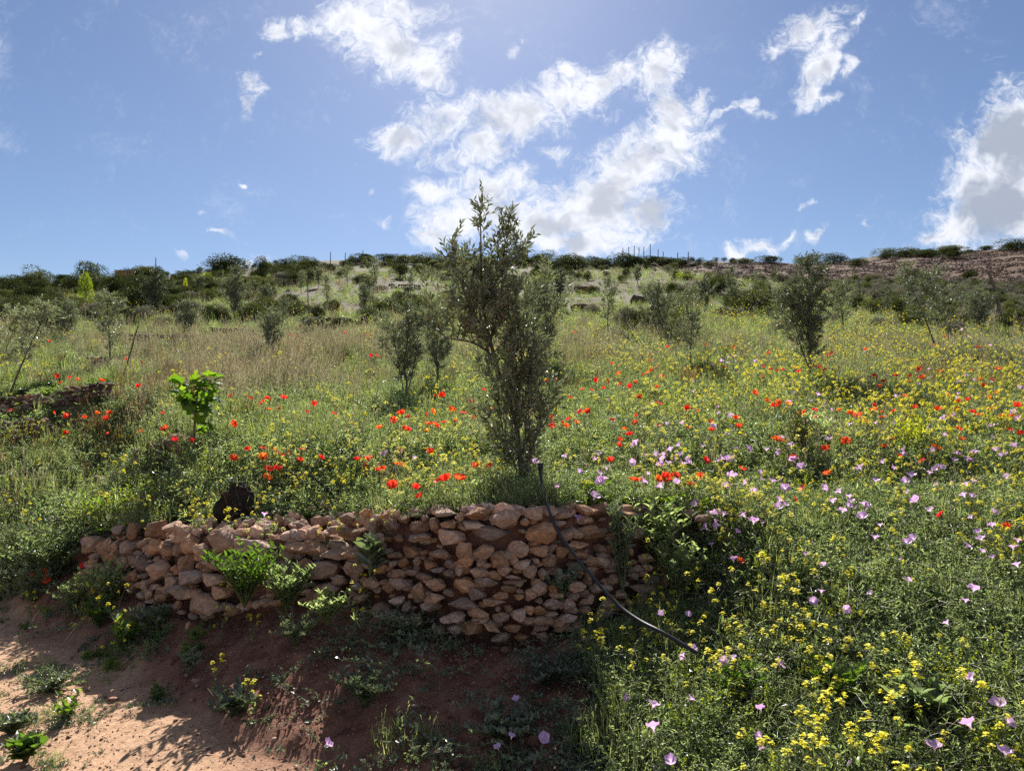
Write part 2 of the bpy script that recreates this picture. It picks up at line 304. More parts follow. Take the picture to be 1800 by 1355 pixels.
class MB:
    def __init__(s): s.V = []; s.F = []; s.M = []; s.n = 0
    def add(s, V, Fc, m=0):
        V = np.asarray(V, float).reshape(-1, 3); Fc = np.asarray(Fc, int).reshape(-1, 3)
        s.V.append(V); s.F.append(Fc+s.n); s.M.append(np.full(len(Fc), m)); s.n += len(V); return s
    def leaves(s, P, D, U, L, Wd, tpl='rhomb', m=0):
        P = np.asarray(P, float).reshape(-1, 3); n = max(len(P), len(D) if np.ndim(D) == 2 else 1) if len(P) else 0
        if n == 0: return s
        P = np.broadcast_to(P, (n, 3))
        D = nrm(np.broadcast_to(D, (n, 3))); U = np.broadcast_to(U, (n, 3)); L = np.broadcast_to(L, (n,)); Wd = np.broadcast_to(Wd, (n,))
        X = nrm(np.cross(D, U)+1e-6); Z = np.cross(X, D); tv, tf = TPL[tpl]; k = len(tv)
        V = P[:, None]+tv[None, :, 0:1]*Wd[:, None, None]*X[:, None]+tv[None, :, 1:2]*L[:, None, None]*D[:, None]+tv[None, :, 2:3]*L[:, None, None]*Z[:, None]
        Fc = tf[None]+(np.arange(n)*k)[:, None, None]
        return s.add(V, Fc, m)
    def tube(s, P, r, n=5, m=0, cap=True):
        P = np.asarray(P, float); k = len(P); r = np.broadcast_to(r, (k,)); T = nrm(np.gradient(P, axis=0))
        up = np.array([0, 0, 1.]) if abs(T[0, 2]) < .9 else np.array([1., 0, 0])
        X = nrm(np.cross(T, up)); Y = np.cross(T, X); an = np.arange(n)*2*math.pi/n
        V = P[:, None]+r[:, None, None]*(np.cos(an)[None, :, None]*X[:, None]+np.sin(an)[None, :, None]*Y[:, None])
        i = np.arange(k-1)[:, None]*n; j = np.arange(n)[None]; j2 = (j+1) % n
        a = i+j; b = i+j2; c = b+n; d = a+n
        Fc = np.concatenate([np.stack([a, b, c], -1).reshape(-1, 3), np.stack([a, c, d], -1).reshape(-1, 3)])
        V = V.reshape(-1, 3)
        if cap:
            V = np.vstack([V, P[-1], P[0]]); e = k*n; o = (k-1)*n
            Fc = np.vstack([Fc, [(o+q, o+(q+1) % n, e) for q in range(n)], [((q+1) % n, q, e+1) for q in range(n)]])
        return s.add(V, Fc, m)
    def sticks(s, A, B, r, m=0):   # many 3-sided sticks
        A = np.asarray(A, float).reshape(-1, 3); B = np.asarray(B, float).reshape(-1, 3); n = len(A)
        if n == 0: return s
        T = nrm(B-A); X = nrm(np.cross(T, np.array([.3, .5, .81]))); Y = np.cross(T, X); r = np.broadcast_to(r, (n,))[:, None]
        ring = [np.cos(q*2.0944)*X+np.sin(q*2.0944)*Y for q in range(3)]
        V = np.stack([A+ring[0]*r, A+ring[1]*r, A+ring[2]*r, B+ring[0]*r*.6, B+ring[1]*r*.6, B+ring[2]*r*.6], 1)
        tf = np.array([(0,1,4),(0,4,3),(1,2,5),(1,5,4),(2,0,3),(2,3,5)])
        return s.add(V, tf[None]+(np.arange(n)*6)[:, None, None], m)
    def box(s, c, d, m=0, rz=0.):
        q = np.array([(x, y, z) for x in (-.5, .5) for y in (-.5, .5) for z in (-.5, .5)])*np.asarray(d)
        ca, sa = math.cos(rz), math.sin(rz); q = np.stack([q[:, 0]*ca-q[:, 1]*sa, q[:, 0]*sa+q[:, 1]*ca, q[:, 2]], 1)+np.asarray(c)
        return s.add(q, [(0,1,3),(0,3,2),(4,6,7),(4,7,5),(0,4,5),(0,5,1),(2,3,7),(2,7,6),(0,2,6),(0,6,4),(1,5,7),(1,7,3)], m)
    def mesh(s, name, mats, smooth=False):
        V = np.concatenate(s.V); Fc = np.concatenate(s.F); Mi = np.concatenate(s.M)
        me = bpy.data.meshes.new(name); me.vertices.add(len(V)); me.vertices.foreach_set('co', V.astype(np.float32).ravel())
        me.loops.add(len(Fc)*3); me.loops.foreach_set('vertex_index', Fc.astype(np.int32).ravel())
        me.polygons.add(len(Fc)); me.polygons.foreach_set('loop_start', np.arange(0, len(Fc)*3, 3, dtype=np.int32)); me.polygons.foreach_set('loop_total', np.full(len(Fc), 3, np.int32))
        me.polygons.foreach_set('material_index', Mi.astype(np.int32)); me.polygons.foreach_set('use_smooth', np.full(len(Fc), smooth))
        for q in (mats if isinstance(mats, (list, tuple)) else [mats]): me.materials.append(M[q])
        me.update(calc_edges=True); return me
def obj(name, me, parent=None, loc=(0, 0, 0), rot=(0, 0, 0), scl=(1, 1, 1)):
    o = bpy.data.objects.new(name, me); COL.objects.link(o); o.parent = parent; o.location = loc; o.rotation_euler = rot
    o.scale = (scl, scl, scl) if isinstance(scl, (int, float)) else scl
    return o
def tag(o, label=None, cat=None, group=None, kind=None):
    for k, v in (('label', label), ('category', cat), ('group', group), ('kind', kind)):
        if v: o[k] = v
    return o
def copy_thing(root, name=None):
    r = root.copy(); COL.objects.link(r)
    for ch in [c for c in TREE.get(root.name, [])]:
        c = ch.copy(); COL.objects.link(c); c.parent = r; TREE.setdefault(r.name, []).append(c)
    return r
TREE = {}
def part(name, me, parent, **k):
    o = obj(name, me, parent, **k); TREE.setdefault(parent.name, []).append(o); return o

# instancing stuff with geometry nodes
_ci = [0]
def scatter(name, meshes, P, rz, Sc, idx, tilt=None):
    _ci[0] += 1
    c = bpy.data.collections.new('%s_source_%d' % (name, _ci[0]))
    for i, me in enumerate(meshes):
        o = bpy.data.objects.new('%s_plant_%02d_%03d' % (name, _ci[0], i), me); c.objects.link(o)
    n = len(P); me = bpy.data.meshes.new(name); me.vertices.add(n); me.vertices.foreach_set('co', np.asarray(P, np.float32).ravel())
    rot = np.zeros((n, 3), np.float32); rot[:, 2] = rz
    if tilt is not None: rot[:, :2] = tilt
    me.attributes.new('rot', 'FLOAT_VECTOR', 'POINT').data.foreach_set('vector', rot.ravel())
    me.attributes.new('scl', 'FLOAT', 'POINT').data.foreach_set('value', np.asarray(Sc, np.float32))
    me.attributes.new('idx', 'INT', 'POINT').data.foreach_set('value', np.asarray(idx, np.int32))
    o = obj(name, me); g = bpy.data.node_groups.new(name+'_nodes', 'GeometryNodeTree')
    g.interface.new_socket('Geometry', in_out='INPUT', socket_type='NodeSocketGeometry'); g.interface.new_socket('Geometry', in_out='OUTPUT', socket_type='NodeSocketGeometry')
    gi = g.nodes.new('NodeGroupInput'); go = g.nodes.new('NodeGroupOutput'); ip_ = g.nodes.new('GeometryNodeInstanceOnPoints'); cn = g.nodes.new('GeometryNodeCollectionInfo')
    cn.inputs['Collection'].default_value = c; cn.inputs['Separate Children'].default_value = True; cn.inputs['Reset Children'].default_value = True
    def na(nm, ty):
        a = g.nodes.new('GeometryNodeInputNamedAttribute'); a.data_type = ty; a.inputs['Name'].default_value = nm
        return [q for q in a.outputs if q.enabled and q.name == 'Attribute'][0]
    e2r = g.nodes.new('FunctionNodeEulerToRotation')
    g.links.new(gi.outputs[0], ip_.inputs['Points']); g.links.new(cn.outputs[0], ip_.inputs['Instance']); ip_.inputs['Pick Instance'].default_value = True
    g.links.new(na('idx', 'INT'), ip_.inputs['Instance Index']); g.links.new(na('rot', 'FLOAT_VECTOR'), e2r.inputs[0]); g.links.new(e2r.outputs[0], ip_.inputs['Rotation'])
    g.links.new(na('scl', 'FLOAT'), ip_.inputs['Scale']); g.links.new(ip_.outputs[0], go.inputs[0])
    md = o.modifiers.new('scatter', 'NODES'); md.node_group = g
    o['kind'] = 'stuff'; return o
def U(a, b, n=None): return rng.uniform(a, b, n)

# ------------------------------------------------------------------ ground sheet
def grow(lo, hi, step, k, far):
    a = list(np.arange(lo, hi, step)); s = step
    while a[-1] < far: s *= k; a.append(a[-1]+s)
    return np.array(a)
xr = grow(0, 5.2, .035, 1.045, 320); xs = np.concatenate([-xr[:0:-1], xr])
yr = grow(2.0, 6.6, .033, 1.022, 600); yb = 2.0-grow(0, .3, .05, 1.15, 40)[1:]; ys = np.concatenate([yb[::-1], yr])
X, Y = np.meshgrid(xs, ys); Z = terr(X, Y, True)
Z = Z+field_mask(X, Y)*np.abs(fbm2(X*1.2, Y*1.2))*.5
nx, ny = len(xs), len(ys)
i = (np.arange(ny-1)[:, None]*nx+np.arange(nx-1)[None]).ravel()
fq = np.concatenate([np.stack([i, i+1, i+nx+1], 1), np.stack([i, i+nx+1, i+nx], 1)])
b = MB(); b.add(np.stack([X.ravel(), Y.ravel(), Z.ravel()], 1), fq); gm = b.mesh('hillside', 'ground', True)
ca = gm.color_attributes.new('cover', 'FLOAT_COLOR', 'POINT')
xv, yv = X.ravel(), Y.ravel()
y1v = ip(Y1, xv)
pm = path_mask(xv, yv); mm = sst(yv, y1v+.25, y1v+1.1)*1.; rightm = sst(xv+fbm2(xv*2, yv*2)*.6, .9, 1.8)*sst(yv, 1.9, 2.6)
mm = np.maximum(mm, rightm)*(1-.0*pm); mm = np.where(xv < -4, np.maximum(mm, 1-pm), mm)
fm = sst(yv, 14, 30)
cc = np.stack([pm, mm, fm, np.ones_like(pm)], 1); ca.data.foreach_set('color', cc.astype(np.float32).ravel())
gm.attributes.new('field', 'FLOAT', 'POINT').data.foreach_set('value', field_mask(xv, yv).astype(np.float32))
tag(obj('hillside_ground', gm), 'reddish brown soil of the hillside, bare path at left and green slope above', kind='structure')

# ------------------------------------------------------------------ plant meshes
def rdir(n, up=.5):
    d = rng.normal(size=(n, 3)); d[:, 2] = d[:, 2]*.6+up; return nrm(d)
def grass_mesh(name, n, h, spread, w, m, heads=0, lean=.35):
    b = MB(); P = np.zeros((n, 3)); r = spread*np.sqrt(U(0, 1, n)); a = U(0, 6.283, n); P[:, 0] = r*np.cos(a); P[:, 1] = r*np.sin(a); P[:, 2] = -.02
    D = np.stack([np.cos(a)*U(0, lean, n), np.sin(a)*U(0, lean, n), np.ones(n)], 1)+rng.normal(size=(n, 3))*.12
    L = h*U(.45, 1.1, n); up = np.stack([np.cos(a+U(-.8, .8, n)), np.sin(a), np.zeros(n)], 1)
    b.leaves(P, D, up, L, w*U(.7, 1.3, n), 'blade', 0)
    if heads:
        q = rng.choice(n, min(heads, n), replace=False); tip = P[q]+nrm(D[q])*L[q, None]*1.15
        b.sticks(P[q], tip, .0012, 1)
        for t_, d_ in zip(tip, nrm(D[q])):
            k = 7; pp = t_+d_*np.linspace(-.05, .02, k)[:, None]; b.leaves(pp, nrm(d_+rng.normal(size=(k, 3))*.35), rdir(k), .022, .006, 'rhomb', 1)
    return b.mesh(name, m if isinstance(m, list) else [m, m])
def herb_mesh(name, nst, h, spread, leaf, m, nl=16, wr=.32, upr=.8):
    b = MB()
    for q in range(nst):
        a = U(0, 6.283); r = spread*math.sqrt(U(0, 1)); p0 = np.array([r*math.cos(a), r*math.sin(a), -.02])
        L = h*U(.5, 1.05); out = np.array([math.cos(a), math.sin(a), 0])*U(0, .6)
        t = np.linspace(0, 1, 5)[:, None]; w = rng.normal(size=3)*.12; w[2] = 0
        P = p0+L*(t*np.array([0, 0, upr])+t**2*out+np.sin(t*4)*w*.5)
        b.tube(P, [.0022, .002, .0017, .0013, .0008], 3, 1, False)
        tt = U(.12, 1, nl); k = np.clip((tt*4).astype(int), 0, 3); f = (tt*4-k)[:, None]; pp = P[k]*(1-f)+P[k+1]*f
        d = rdir(nl, .35); b.leaves(pp, d, rdir(nl, .8), leaf*U(.6, 1.3, nl)*(1.2-.5*tt), leaf*wr*U(.8, 1.2, nl), 'rhomb', 0)
        # side sprays
        for s_ in range(2):
            k0 = rng.integers(1, 4); d0 = rdir(1, .5)[0]; e = P[k0]+d0*L*.3; b.sticks(P[k0], e, .001, 1)
            f = U(.2, 1, 6)[:, None]; b.leaves(P[k0]*(1-f)+e*f, rdir(6, .3), rdir(6, .8), leaf*U(.5, 1, 6), leaf*wr, 'rhomb', 0)
    return b.mesh(name, [m, 'stem'])
def florets(b, c, n, rad, s, m):
    p = c+nrm(rng.normal(size=(n, 3))+np.array([0, 0, .6]))*rad*U(.5, 1, (n, 1)) if n else None
    for q in p:
        ax = nrm(q-c+np.array([0, 0, .03])); e = nrm(np.cross(ax, [.3, .8, .2])); f = np.cross(ax, e); ph = U(0, 1.5)
        D = np.array([math.cos(ph+k*1.5708)*e+math.sin(ph+k*1.5708)*f+ax*.25 for k in range(4)])
        b.leaves(q, D, ax, s, s*.75, 'rhomb', m)
def mustard_parts(h, nb=4, big=1.):
    b = MB(); fl = MB()
    lean = rng.normal(size=2)*.12
    t = np.linspace(0, 1, 6)[:, None]; P = np.concatenate([lean*h*t**1.5, h*t], 1)+np.sin(t*5)*rng.normal(size=3)*.012; P[0, 2] = -.03
    b.tube(P, np.linspace(.003, .0012, 6), 3, 0, False)
    tips = [P[-1]]
    for q in range(nb):
        k = rng.integers(1, 5); a = U(0, 6.283); L = h*U(.25, .5); d = np.array([math.cos(a)*.6, math.sin(a)*.6, .8])
        e1 = P[k]+d*L*.5; e2 = e1+(d+np.array([0, 0, .5]))*L*.45; b.tube([P[k], e1, e2], [.0018, .0014, .001], 3, 0, False); tips.append(e2)
    for e in tips:
        n = 11; florets(fl, e, int(U(8, 15)), .019*big, .0095*big, 0)
        f = U(.02, .12, 7)[:, None]; pp = e-np.array([0, 0, 1])*f*h*1.2; d = rdir(7, .5); b.sticks(pp, pp+d*.03, .0009, 0)
    n = 14; k = rng.integers(0, 3, n); f = U(0, 1, (n, 1)); pp = P[k]*(1-f)+P[k+1]*f
    b.leaves(pp, rdir(n, .3), rdir(n, .8), U(.03, .075, n)*(h/.4), U(.008, .02, n), 'lance', 1)
    return b, fl
def merge(b, f, m0):
    o = MB(); 
    for V, Fc, m in zip(b.V, b.F, b.M): o.V.append(V); o.F.append(Fc); o.M.append(m)
    o.n = b.n
    for V, Fc, m in zip(f.V, f.F, f.M): o.V.append(V); o.F.append(Fc+b.n); o.M.append(m+m0)
    return o
def rosette_mesh(name, n, L, w, m, up=.45):
    b = MB(); a = U(0, 6.283, n); D = np.stack([np.cos(a), np.sin(a), U(.1, 1., n)*up*2], 1)
    b.leaves(np.zeros((n, 3))+[0, 0, -.01], D, np.array([0, 0, 1.])+rng.normal(size=(n, 3))*.3, L*U(.6, 1.15, n), w*U(.8, 1.2, n), 'lance', 0)
    return b.mesh(name, [m])
def trail_mesh(name, n, L, leaf, m):   # creeping bindweed stems with small arrow leaves
    b = MB()
    for q in range(n):
        a = U(0, 6.283); p = np.array([0., 0, .01]); P = [p.copy()]
        for s_ in range(8): a += rng.normal()*.45; p = p+np.array([math.cos(a), math.sin(a), 0])*L/8; p[2] = .012+abs(rng.normal())*.018; P.append(p.copy())
        P = np.array(P); b.tube(P, .0012, 3, 1, False)
        k = rng.integers(0, 8, 20); f = U(0, 1, (20, 1)); pp = P[k]*(1-f)+P[k+1]*f
        b.leaves(pp, rdir(20, .35), rdir(20, 1.), leaf*U(.6, 1.3, 20), leaf*.55*U(.7, 1.2, 20), 'rhomb', 0)
    return b.mesh(name, [m, 'stem'])
def spike_mesh(name, h):
    b = MB()
    for q in range(3):
        o = rng.normal(size=3)*.03; o[2] = 0; P = np.array([[0, 0, -.02], o+[0, 0, h*.5], o*1.6+[0, 0, h*U(.85, 1.1)]]); b.tube(P, [.002, .002, .001], 3, 1, False)
        f = U(.45, 1, 40)[:, None]; pp = P[1]*(1-(f-.45)/.55)+P[2]*((f-.45)/.55); b.leaves(pp+rng.normal(size=(40, 3))*.004, rdir(40, .1), rdir(40), .012, .009, 'rhomb', 2)
        b.leaves(P[0]+np.array([0, 0, h])*U(.1, .5, (10, 1)), rdir(10, .5), rdir(10), .05, .01, 'rhomb', 0)
    return b.mesh(name, ['herb', 'stem', 'lime'])
G_green = [grass_mesh('grass_tuft', 34, h, .09, .0055, 'grass', 3) for h in (.16, .22, .30, .26)]
G_dry = [grass_mesh('dry_grass_tuft', 34, h, .10, .004, ['dry', 'dry'], 14, .45) for h in (.28, .38, .33)]
G_rust = [grass_mesh('rusty_grass_tuft', 26, h, .09, .004, ['rust', 'rust'], 8, .3) for h in (.25, .32)]
H_herb = [herb_mesh('herb_tuft', 9, h, .08, .022, 'herb', 20) for h in (.14, .20, .26, .32)]
H_big = [herb_mesh('narrow_leaf_tuft', 6, h, .08, .045, 'herb', 16, .2, .65) for h in (.16, .24)]
H_lush = [herb_mesh('lush_herb_tuft', 7, h, .07, .036, 'lush', 18, .42) for h in (.15, .22)]
H_weed = [herb_mesh('grey_weed_tuft', 8, h, .09, .024, 'weed', 18, .4, .55) for h in (.10, .16)]
MU = [mustard_parts(h, nb) for h, nb in ((.22, 3), (.30, 4), (.38, 5), (.34, 3), (.26, 5), (.44, 5))]
MU_joined = [merge(a, f, 2).mesh('mustard_plant_joined', ['stem', 'herb', 'yellow']) for a, f in MU]
MU_stem = [a.mesh('mustard_stalk', ['stem', 'herb']) for a, f in MU]; MU_fl = [f.mesh('mustard_blossom', ['yellow'], ) for a, f in MU]
MU_h = (.22, .30, .38, .34, .26, .44)
ROS = [rosette_mesh('broadleaf_rosette', 14, .13, .035, 'lush'), rosette_mesh('broadleaf_rosette', 11, .17, .05, 'weed', .3), rosette_mesh('broadleaf_rosette', 16, .10, .03, 'lush', .8)]
TRL = [trail_mesh('bindweed_trail', 5, L, .028, 'weed') for L in (.28, .4, .34)]
SPK = [spike_mesh('mignonette', .22), spike_mesh('mignonette', .3)]

def stem_mesh(seed):
    b = MB()
    for q in range(5):
        a = U(0, 6.283); L = U(.18, .42); d = np.array([math.cos(a), math.sin(a), 0]); t = np.linspace(0, 1, 8)[:, None]; w = rng.normal(size=3)*.03
        P = t*d*L+np.array([0, 0, 1])*(np.sin(t*U(1.6, 2.9))*U(.1, .22))+np.sin(t*5)*w; b.tube(P, np.linspace(.0017, .0008, 8), 3, 0, False)
        k = 8; pp = P[rng.integers(2, 8, k)]; b.leaves(pp, rdir(k, .3), rdir(k, .8), .03*U(.6, 1.4, k), .006, 'rhomb', 1)
    return b.mesh('arching_stem', ['dry' if seed == 0 else 'stem', 'herb'])
STM = [stem_mesh(i) for i in range(3)]
# ------------------------------------------------------------------ meadow scatter
def wedge(n, y0, y1, p=1., a0=-.98, a1=.98):
    u = U(0, 1, n); y = y0*(y1/y0)**u if p == 1 else (y0**(1-p)+u*(y1**(1-p)-y0**(1-p)))**(1/(1-p))
    return U(a0, a1, n)*y, y
def keep(x, y, dens):
    k = rng.random(len(x)) < dens; return x[k], y[k]
def meadow_ok(x, y):
    e = ip(Y1, x)+ip(SW, x)
    wall = (x > -3.6)*(x < 1.15)
    rb_ = (x > .42+fbm2(x*3, y*3)*.5)*(x < 1.3)*(y < ip(Y1, x)-.28)*(y > ip(YF, x)+.05)
    lim = np.where(wall, e+.10, ip(YF, x)+.1)
    lim = np.where(wall*(x < -.85)*(x > -2.7), e+.42+fbm2(x*2, y*2)*.3, lim)   # stony strip behind the left wall
    m = (y > lim)*(1-field_mask(x, y))*(1-scrub_mask(x, y))
    m = np.where((x > 1.15)*(y < 2.55+fbm2(x*2, y*2)), m*.6, m)
    return np.maximum(m, rb_*.85)
BARE = [hit(*q) for q in ((38, 772), (140, 712), (30, 722), (280, 614), (200, 862), (270, 862), (165, 860), (405, 598), (585, 584), (1685, 645), (390, 552), (1030, 508), (1018, 540), (1125, 522), (150, 645), (650, 742), (520, 520), (690, 505), (620, 548))]
def bare(x, y):
    m = np.ones_like(x)
    for bx, by, _ in BARE: m = m*(1-.9*np.exp(-(((x-bx)/(.055*by))**2+((y-by)/(.09*by))**2)**2))
    return m
def pts(x, y, dz=0.): return np.stack([x, y, terr(x, y)+dz], 1)
def pick(lst, n): return rng.integers(0, len(lst), n)
def dist_scale(y): return 1+np.clip((y-9)/40, 0, .22)
def region(x, y):
    px = x/np.maximum(y, .1)*1200+900
    dry = sst(y, 7.2, 9)*(1-sst(y, 15, 19))*np.exp(-((px-470)/230)**2)+.35*sst(y, 9, 14)*(1-sst(y, 18, 25))+.35*sst(y, 25, 40)
    right = sst(px, 1000, 1350)
    return px, np.clip(dry, 0, 1), right
def stuffit(name, label, meshes, n, dens, y0=2.0, y1=62., s=(.7, 1.25), dz=0., p=1., a=(-.98, .98), far=1.):
    x, y = wedge(n, y0, y1, p, *a); x, y = keep(x, y, dens(x, y)); n = len(x)
    sc = U(s[0], s[1], n)*(1+(dist_scale(y)-1)*far)*(.8+.5*(fbm2(x*.9, y*.9)+.5))*np.where(y < 5.6, .72, 1)
    o = scatter(name, meshes, pts(x, y, dz), U(0, 6.283, n), sc, pick(meshes, n), rng.normal(size=(n, 2))*.12)
    o['label'] = label; return o
cl = lambda x, y, s, k=0.: sst(fbm2(x*s+k, y*s+k*2.3), -.12, .14)
QN = 1.0
stuffit('meadow_grass', 'green grass growing all over the flowering hillside meadow', G_green, int(34000*QN), lambda x, y: meadow_ok(x, y)*bare(x, y)*(1-.4*region(x, y)[1])*(.25+.6*cl(x, y, .7))*(1-.65*(y < 7)*(x > 0))*(1-.3*(y < 7)))
stuffit('dry_grass', 'pale dry feathery grass on the slope behind the fig sapling', G_dry, int(26000*QN), lambda x, y: meadow_ok(x, y)*bare(x, y)*np.clip(region(x, y)[1]*(.12+.75*cl(x, y, .5, 3)), .015, 1), y0=4.5)
stuffit('rust_grass', 'rusty brown seeding grass among the meadow', G_rust, int(12000*QN), lambda x, y: meadow_ok(x, y)*bare(x, y)*(.04+.6*sst(fbm2(x*.45+9, y*.45), .10, .2))*sst(y, 6, 9), y0=5)
stuffit('meadow_herbs', 'leafy green herbs and weeds filling the meadow', H_herb, int(46000*QN), lambda x, y: meadow_ok(x, y)*bare(x, y)*(1-.1*region(x, y)[1])*(.5+.5*cl(x, y, .8, 5)))
stuffit('lush_herbs', 'bright broad green herbs low in the meadow', H_lush, int(9000*QN), lambda x, y: meadow_ok(x, y)*bare(x, y)*(1-region(x, y)[1])*cl(x, y, 1.1, 8), y1=26)
stuffit('broadleaf_weeds', 'broad green leaves of low weeds in the meadow', ROS, int(5200*QN), lambda x, y: meadow_ok(x, y)*cl(x, y, 1.5, 12), y1=12)
stuffit('mignonette_spikes', 'pale greenish yellow flower spikes scattered in the meadow', SPK, int(1500*QN), lambda x, y: meadow_ok(x, y)*cl(x, y, 1., 15), y1=14)
stuffit('low_green_cover', 'low grey green creeping weeds under the meadow flowers', H_weed+TRL, int(15000*QN), lambda x, y: meadow_ok(x, y)*bare(x, y)*.8, y1=20, p=2)

stuffit('narrow_leaf_herbs', 'narrow leaved herbs and pale trailing stems close by', H_big, int(9000*QN), lambda x, y: meadow_ok(x, y)*(.4+.6*cl(x, y, 1.2, 33)), y1=10)
stuffit('arching_stems', 'long pale arching stems tangled over the herbs', STM, int(3600*QN), lambda x, y: meadow_ok(x, y)*.8, y1=9, dz=.02)

def must_d(x, y):
    px, dry, right = region(x, y)
    d = .06+.68*right*cl(x, y, .8, 21)+.36*np.exp(-((px-700)/170)**2)*(y < 6)+.9*np.exp(-((px-1560)/150)**2)*np.exp(-((y-15)/4)**2)+.12*(y > 10)
    return meadow_ok(x, y)*bare(x, y)*d*(1-.8*dry)*np.where(y > 26, .25, 1)*np.where((y < 3.6), .42, 1)*np.where(y < 3.0, .45, 1)*np.where((y > 3.6)*(y < 6)*(px > 1100), 1.9, 1)*np.where((y < 4.4)*(px < 1330), .5, 1)
mx_, my_ = wedge(17000, 2.2, 45); mx_, my_ = keep(mx_, my_, must_d(mx_, my_))
order = np.argsort(my_); mx_, my_ = mx_[order], my_[order]
vis = np.abs(mx_/my_) < .8; mi_near = np.nonzero(vis)[0][:240]; mask = np.ones(len(mx_), bool); mask[mi_near] = False
fx, fy = mx_[mask], my_[mask]; n = len(fx)
o = scatter('mustard_flowers', MU_joined, pts(fx, fy, -.02), U(0, 6.283, n), U(.75, 1.2, n)*(1+.35*(dist_scale(fy)-1))*np.where(fy < 5.6, .8, 1), pick(MU_joined, n), rng.normal(size=(n, 2))*.12)
o['label'] = 'countless yellow mustard flowers speckling the meadow up the hill'

# ground creepers on the bank, gravel on path
def bank_d(x, y):
    yf = ip(YF, x); e = ip(Y1, x)
    d = (y > yf-.1)*(y < e-.1)*(x > -3.7)*(x < 1.9)
    c = sst(fbm2(x*1.6+3, y*1.6), -.02, .12)
    return d*(.16+.55*c)*np.where(x < -1.1, .25, 1.)*np.where((x < -.35)*(y < 3.9)*(x > -1.5), .4, 1)
def bankstuff(name, label, ms, n, d, s, y0=1.8, y1=6.5, a=(-.8, .6), tilt=.25):
    x, y = wedge(n, y0, y1, 1., *a); x, y = keep(x, y, d(x, y)); n = len(x)
    o = scatter(name, ms, pts(x, y), U(0, 6.283, n), U(s[0], s[1], n), pick(ms, n), rng.normal(size=(n, 2))*tilt); o['label'] = label; return o
bankstuff('bank_creepers', 'creeping grey green stems and small leaves over the shaded earth bank', TRL+H_weed[:1], 3600, bank_d, (.6, 1.2))
bankstuff('bank_herbs', 'small leafy weeds growing on the shaded earth bank', H_weed+H_herb[:1], 1500, bank_d, (.4, .9))
foot = lambda x, y: np.exp(-((y-ip(YF, x)-.2)/(.18+.12*(x < -2.2)))**2)*sst(fbm2(x*1.9+1, y*1.9)+.12*(x < -2.2), -.1, .1)*(x < 2)*np.where((x > -1.6)*(x < .4), .25, 1)
bankstuff('path_edge_weeds', 'ragged green weeds along the edge of the earth path', H_weed+H_herb[:2]+G_green[:1]+H_lush[:1], 6000, foot, (.35, .85), a=(-1., .6))
pw = lambda x, y: (path_mask(x, y) > .8)*np.maximum.reduce([np.exp(-(((x-cx)/rx)**2+((y-cy)/ry)**2)**2) for cx, cy, rx, ry in ((-2.95, 4.1, .28, .3), (-2.35, 3.62, .3, .13), (-2.25, 3.2, .3, .16), (-1.0, 2.85, .3, .1), (-3.3, 3.8, .3, .3))])*sst(fbm2(x*3, y*3), -.2, .1)
bankstuff('path_weeds', 'flattened green weed patches on the bare path', H_weed+TRL[:1]+G_green[:1], 14000, pw, (.22, .5), a=(-1.2, 0))

dirtm = lambda x, y: (1-.75*path_mask(x, y))*(y < ip(Y1, x)-.04)*(x < 1.5)*(.25+.75*sst(fbm2(x*2.5, y*2.5), -.1, .2))

# ------------------------------------------------------------------ rocks
import bmesh
def rock_mesh(name, seed, sub=3, m='stone', cuts=26, flat=1.):
    r = np.random.default_rng(seed); bm = bmesh.new(); bmesh.ops.create_icosphere(bm, subdivisions=sub, radius=1)
    V = np.array([v.co for v in bm.verts]); Fc = np.array([[v.index for v in f.verts] for f in bm.faces]); bm.free()
    nn = nrm(r.normal(size=(cuts, 3))); dd = r.uniform(.46, .80, cuts)
    rad = np.ones(len(V))
    for k in range(cuts):
        c = V@nn[k]; q = np.where(c > .05, dd[k]/np.maximum(c, .05), 9); rad = np.minimum(rad, q)
    P = V*rad[:, None]
    nz = fbm2(P[:, 0]*1.7+seed*3.1, P[:, 1]*1.7+P[:, 2]*1.3+7)*.07+fbm2(P[:, 0]*4+P[:, 2]*3, P[:, 1]*4+P[:, 2]*2+seed, 4)*.13+fbm2(P[:, 0]*13+P[:, 2]*9, P[:, 1]*13+P[:, 2]*5+seed, 2)*.02
    P = P*(1+nz)[:, None]; P = P/np.abs(P).max(axis=0)*.5
    b = MB(); b.add(P, Fc); return b.mesh(name, m, False)
RK = [rock_mesh('stone', 10+i, 4) for i in range(14)]
RKs = [rock_mesh('stone', 40+i, 2) for i in range(8)]
RKr = [rock_mesh('stone', 60+i, 2, 'rubble', 9) for i in range(8)]
RKd = [rock_mesh('stone', 80+i, 2, 'dkstone', 9) for i in range(8)]
CL = [rock_mesh('clod', 100+i, 1, 'clod', 6) for i in range(4)]; PB = [rock_mesh('pebble', 110+i, 1, 'peb', 6) for i in range(4)]
def empty(name, loc, label, cat, group=None, rz=0):
    o = obj(name, None, loc=loc, rot=(0, 0, rz)); o.empty_display_size = .1; return tag(o, label, cat, group)
def stone(parent, ms, c, d, rot=(0, 0, 0), name='stone'):
    o = obj(name, ms[rng.integers(len(ms))], parent); o.location = Vector(c)-parent.location; o.scale = d
    o.rotation_euler = rot; return o

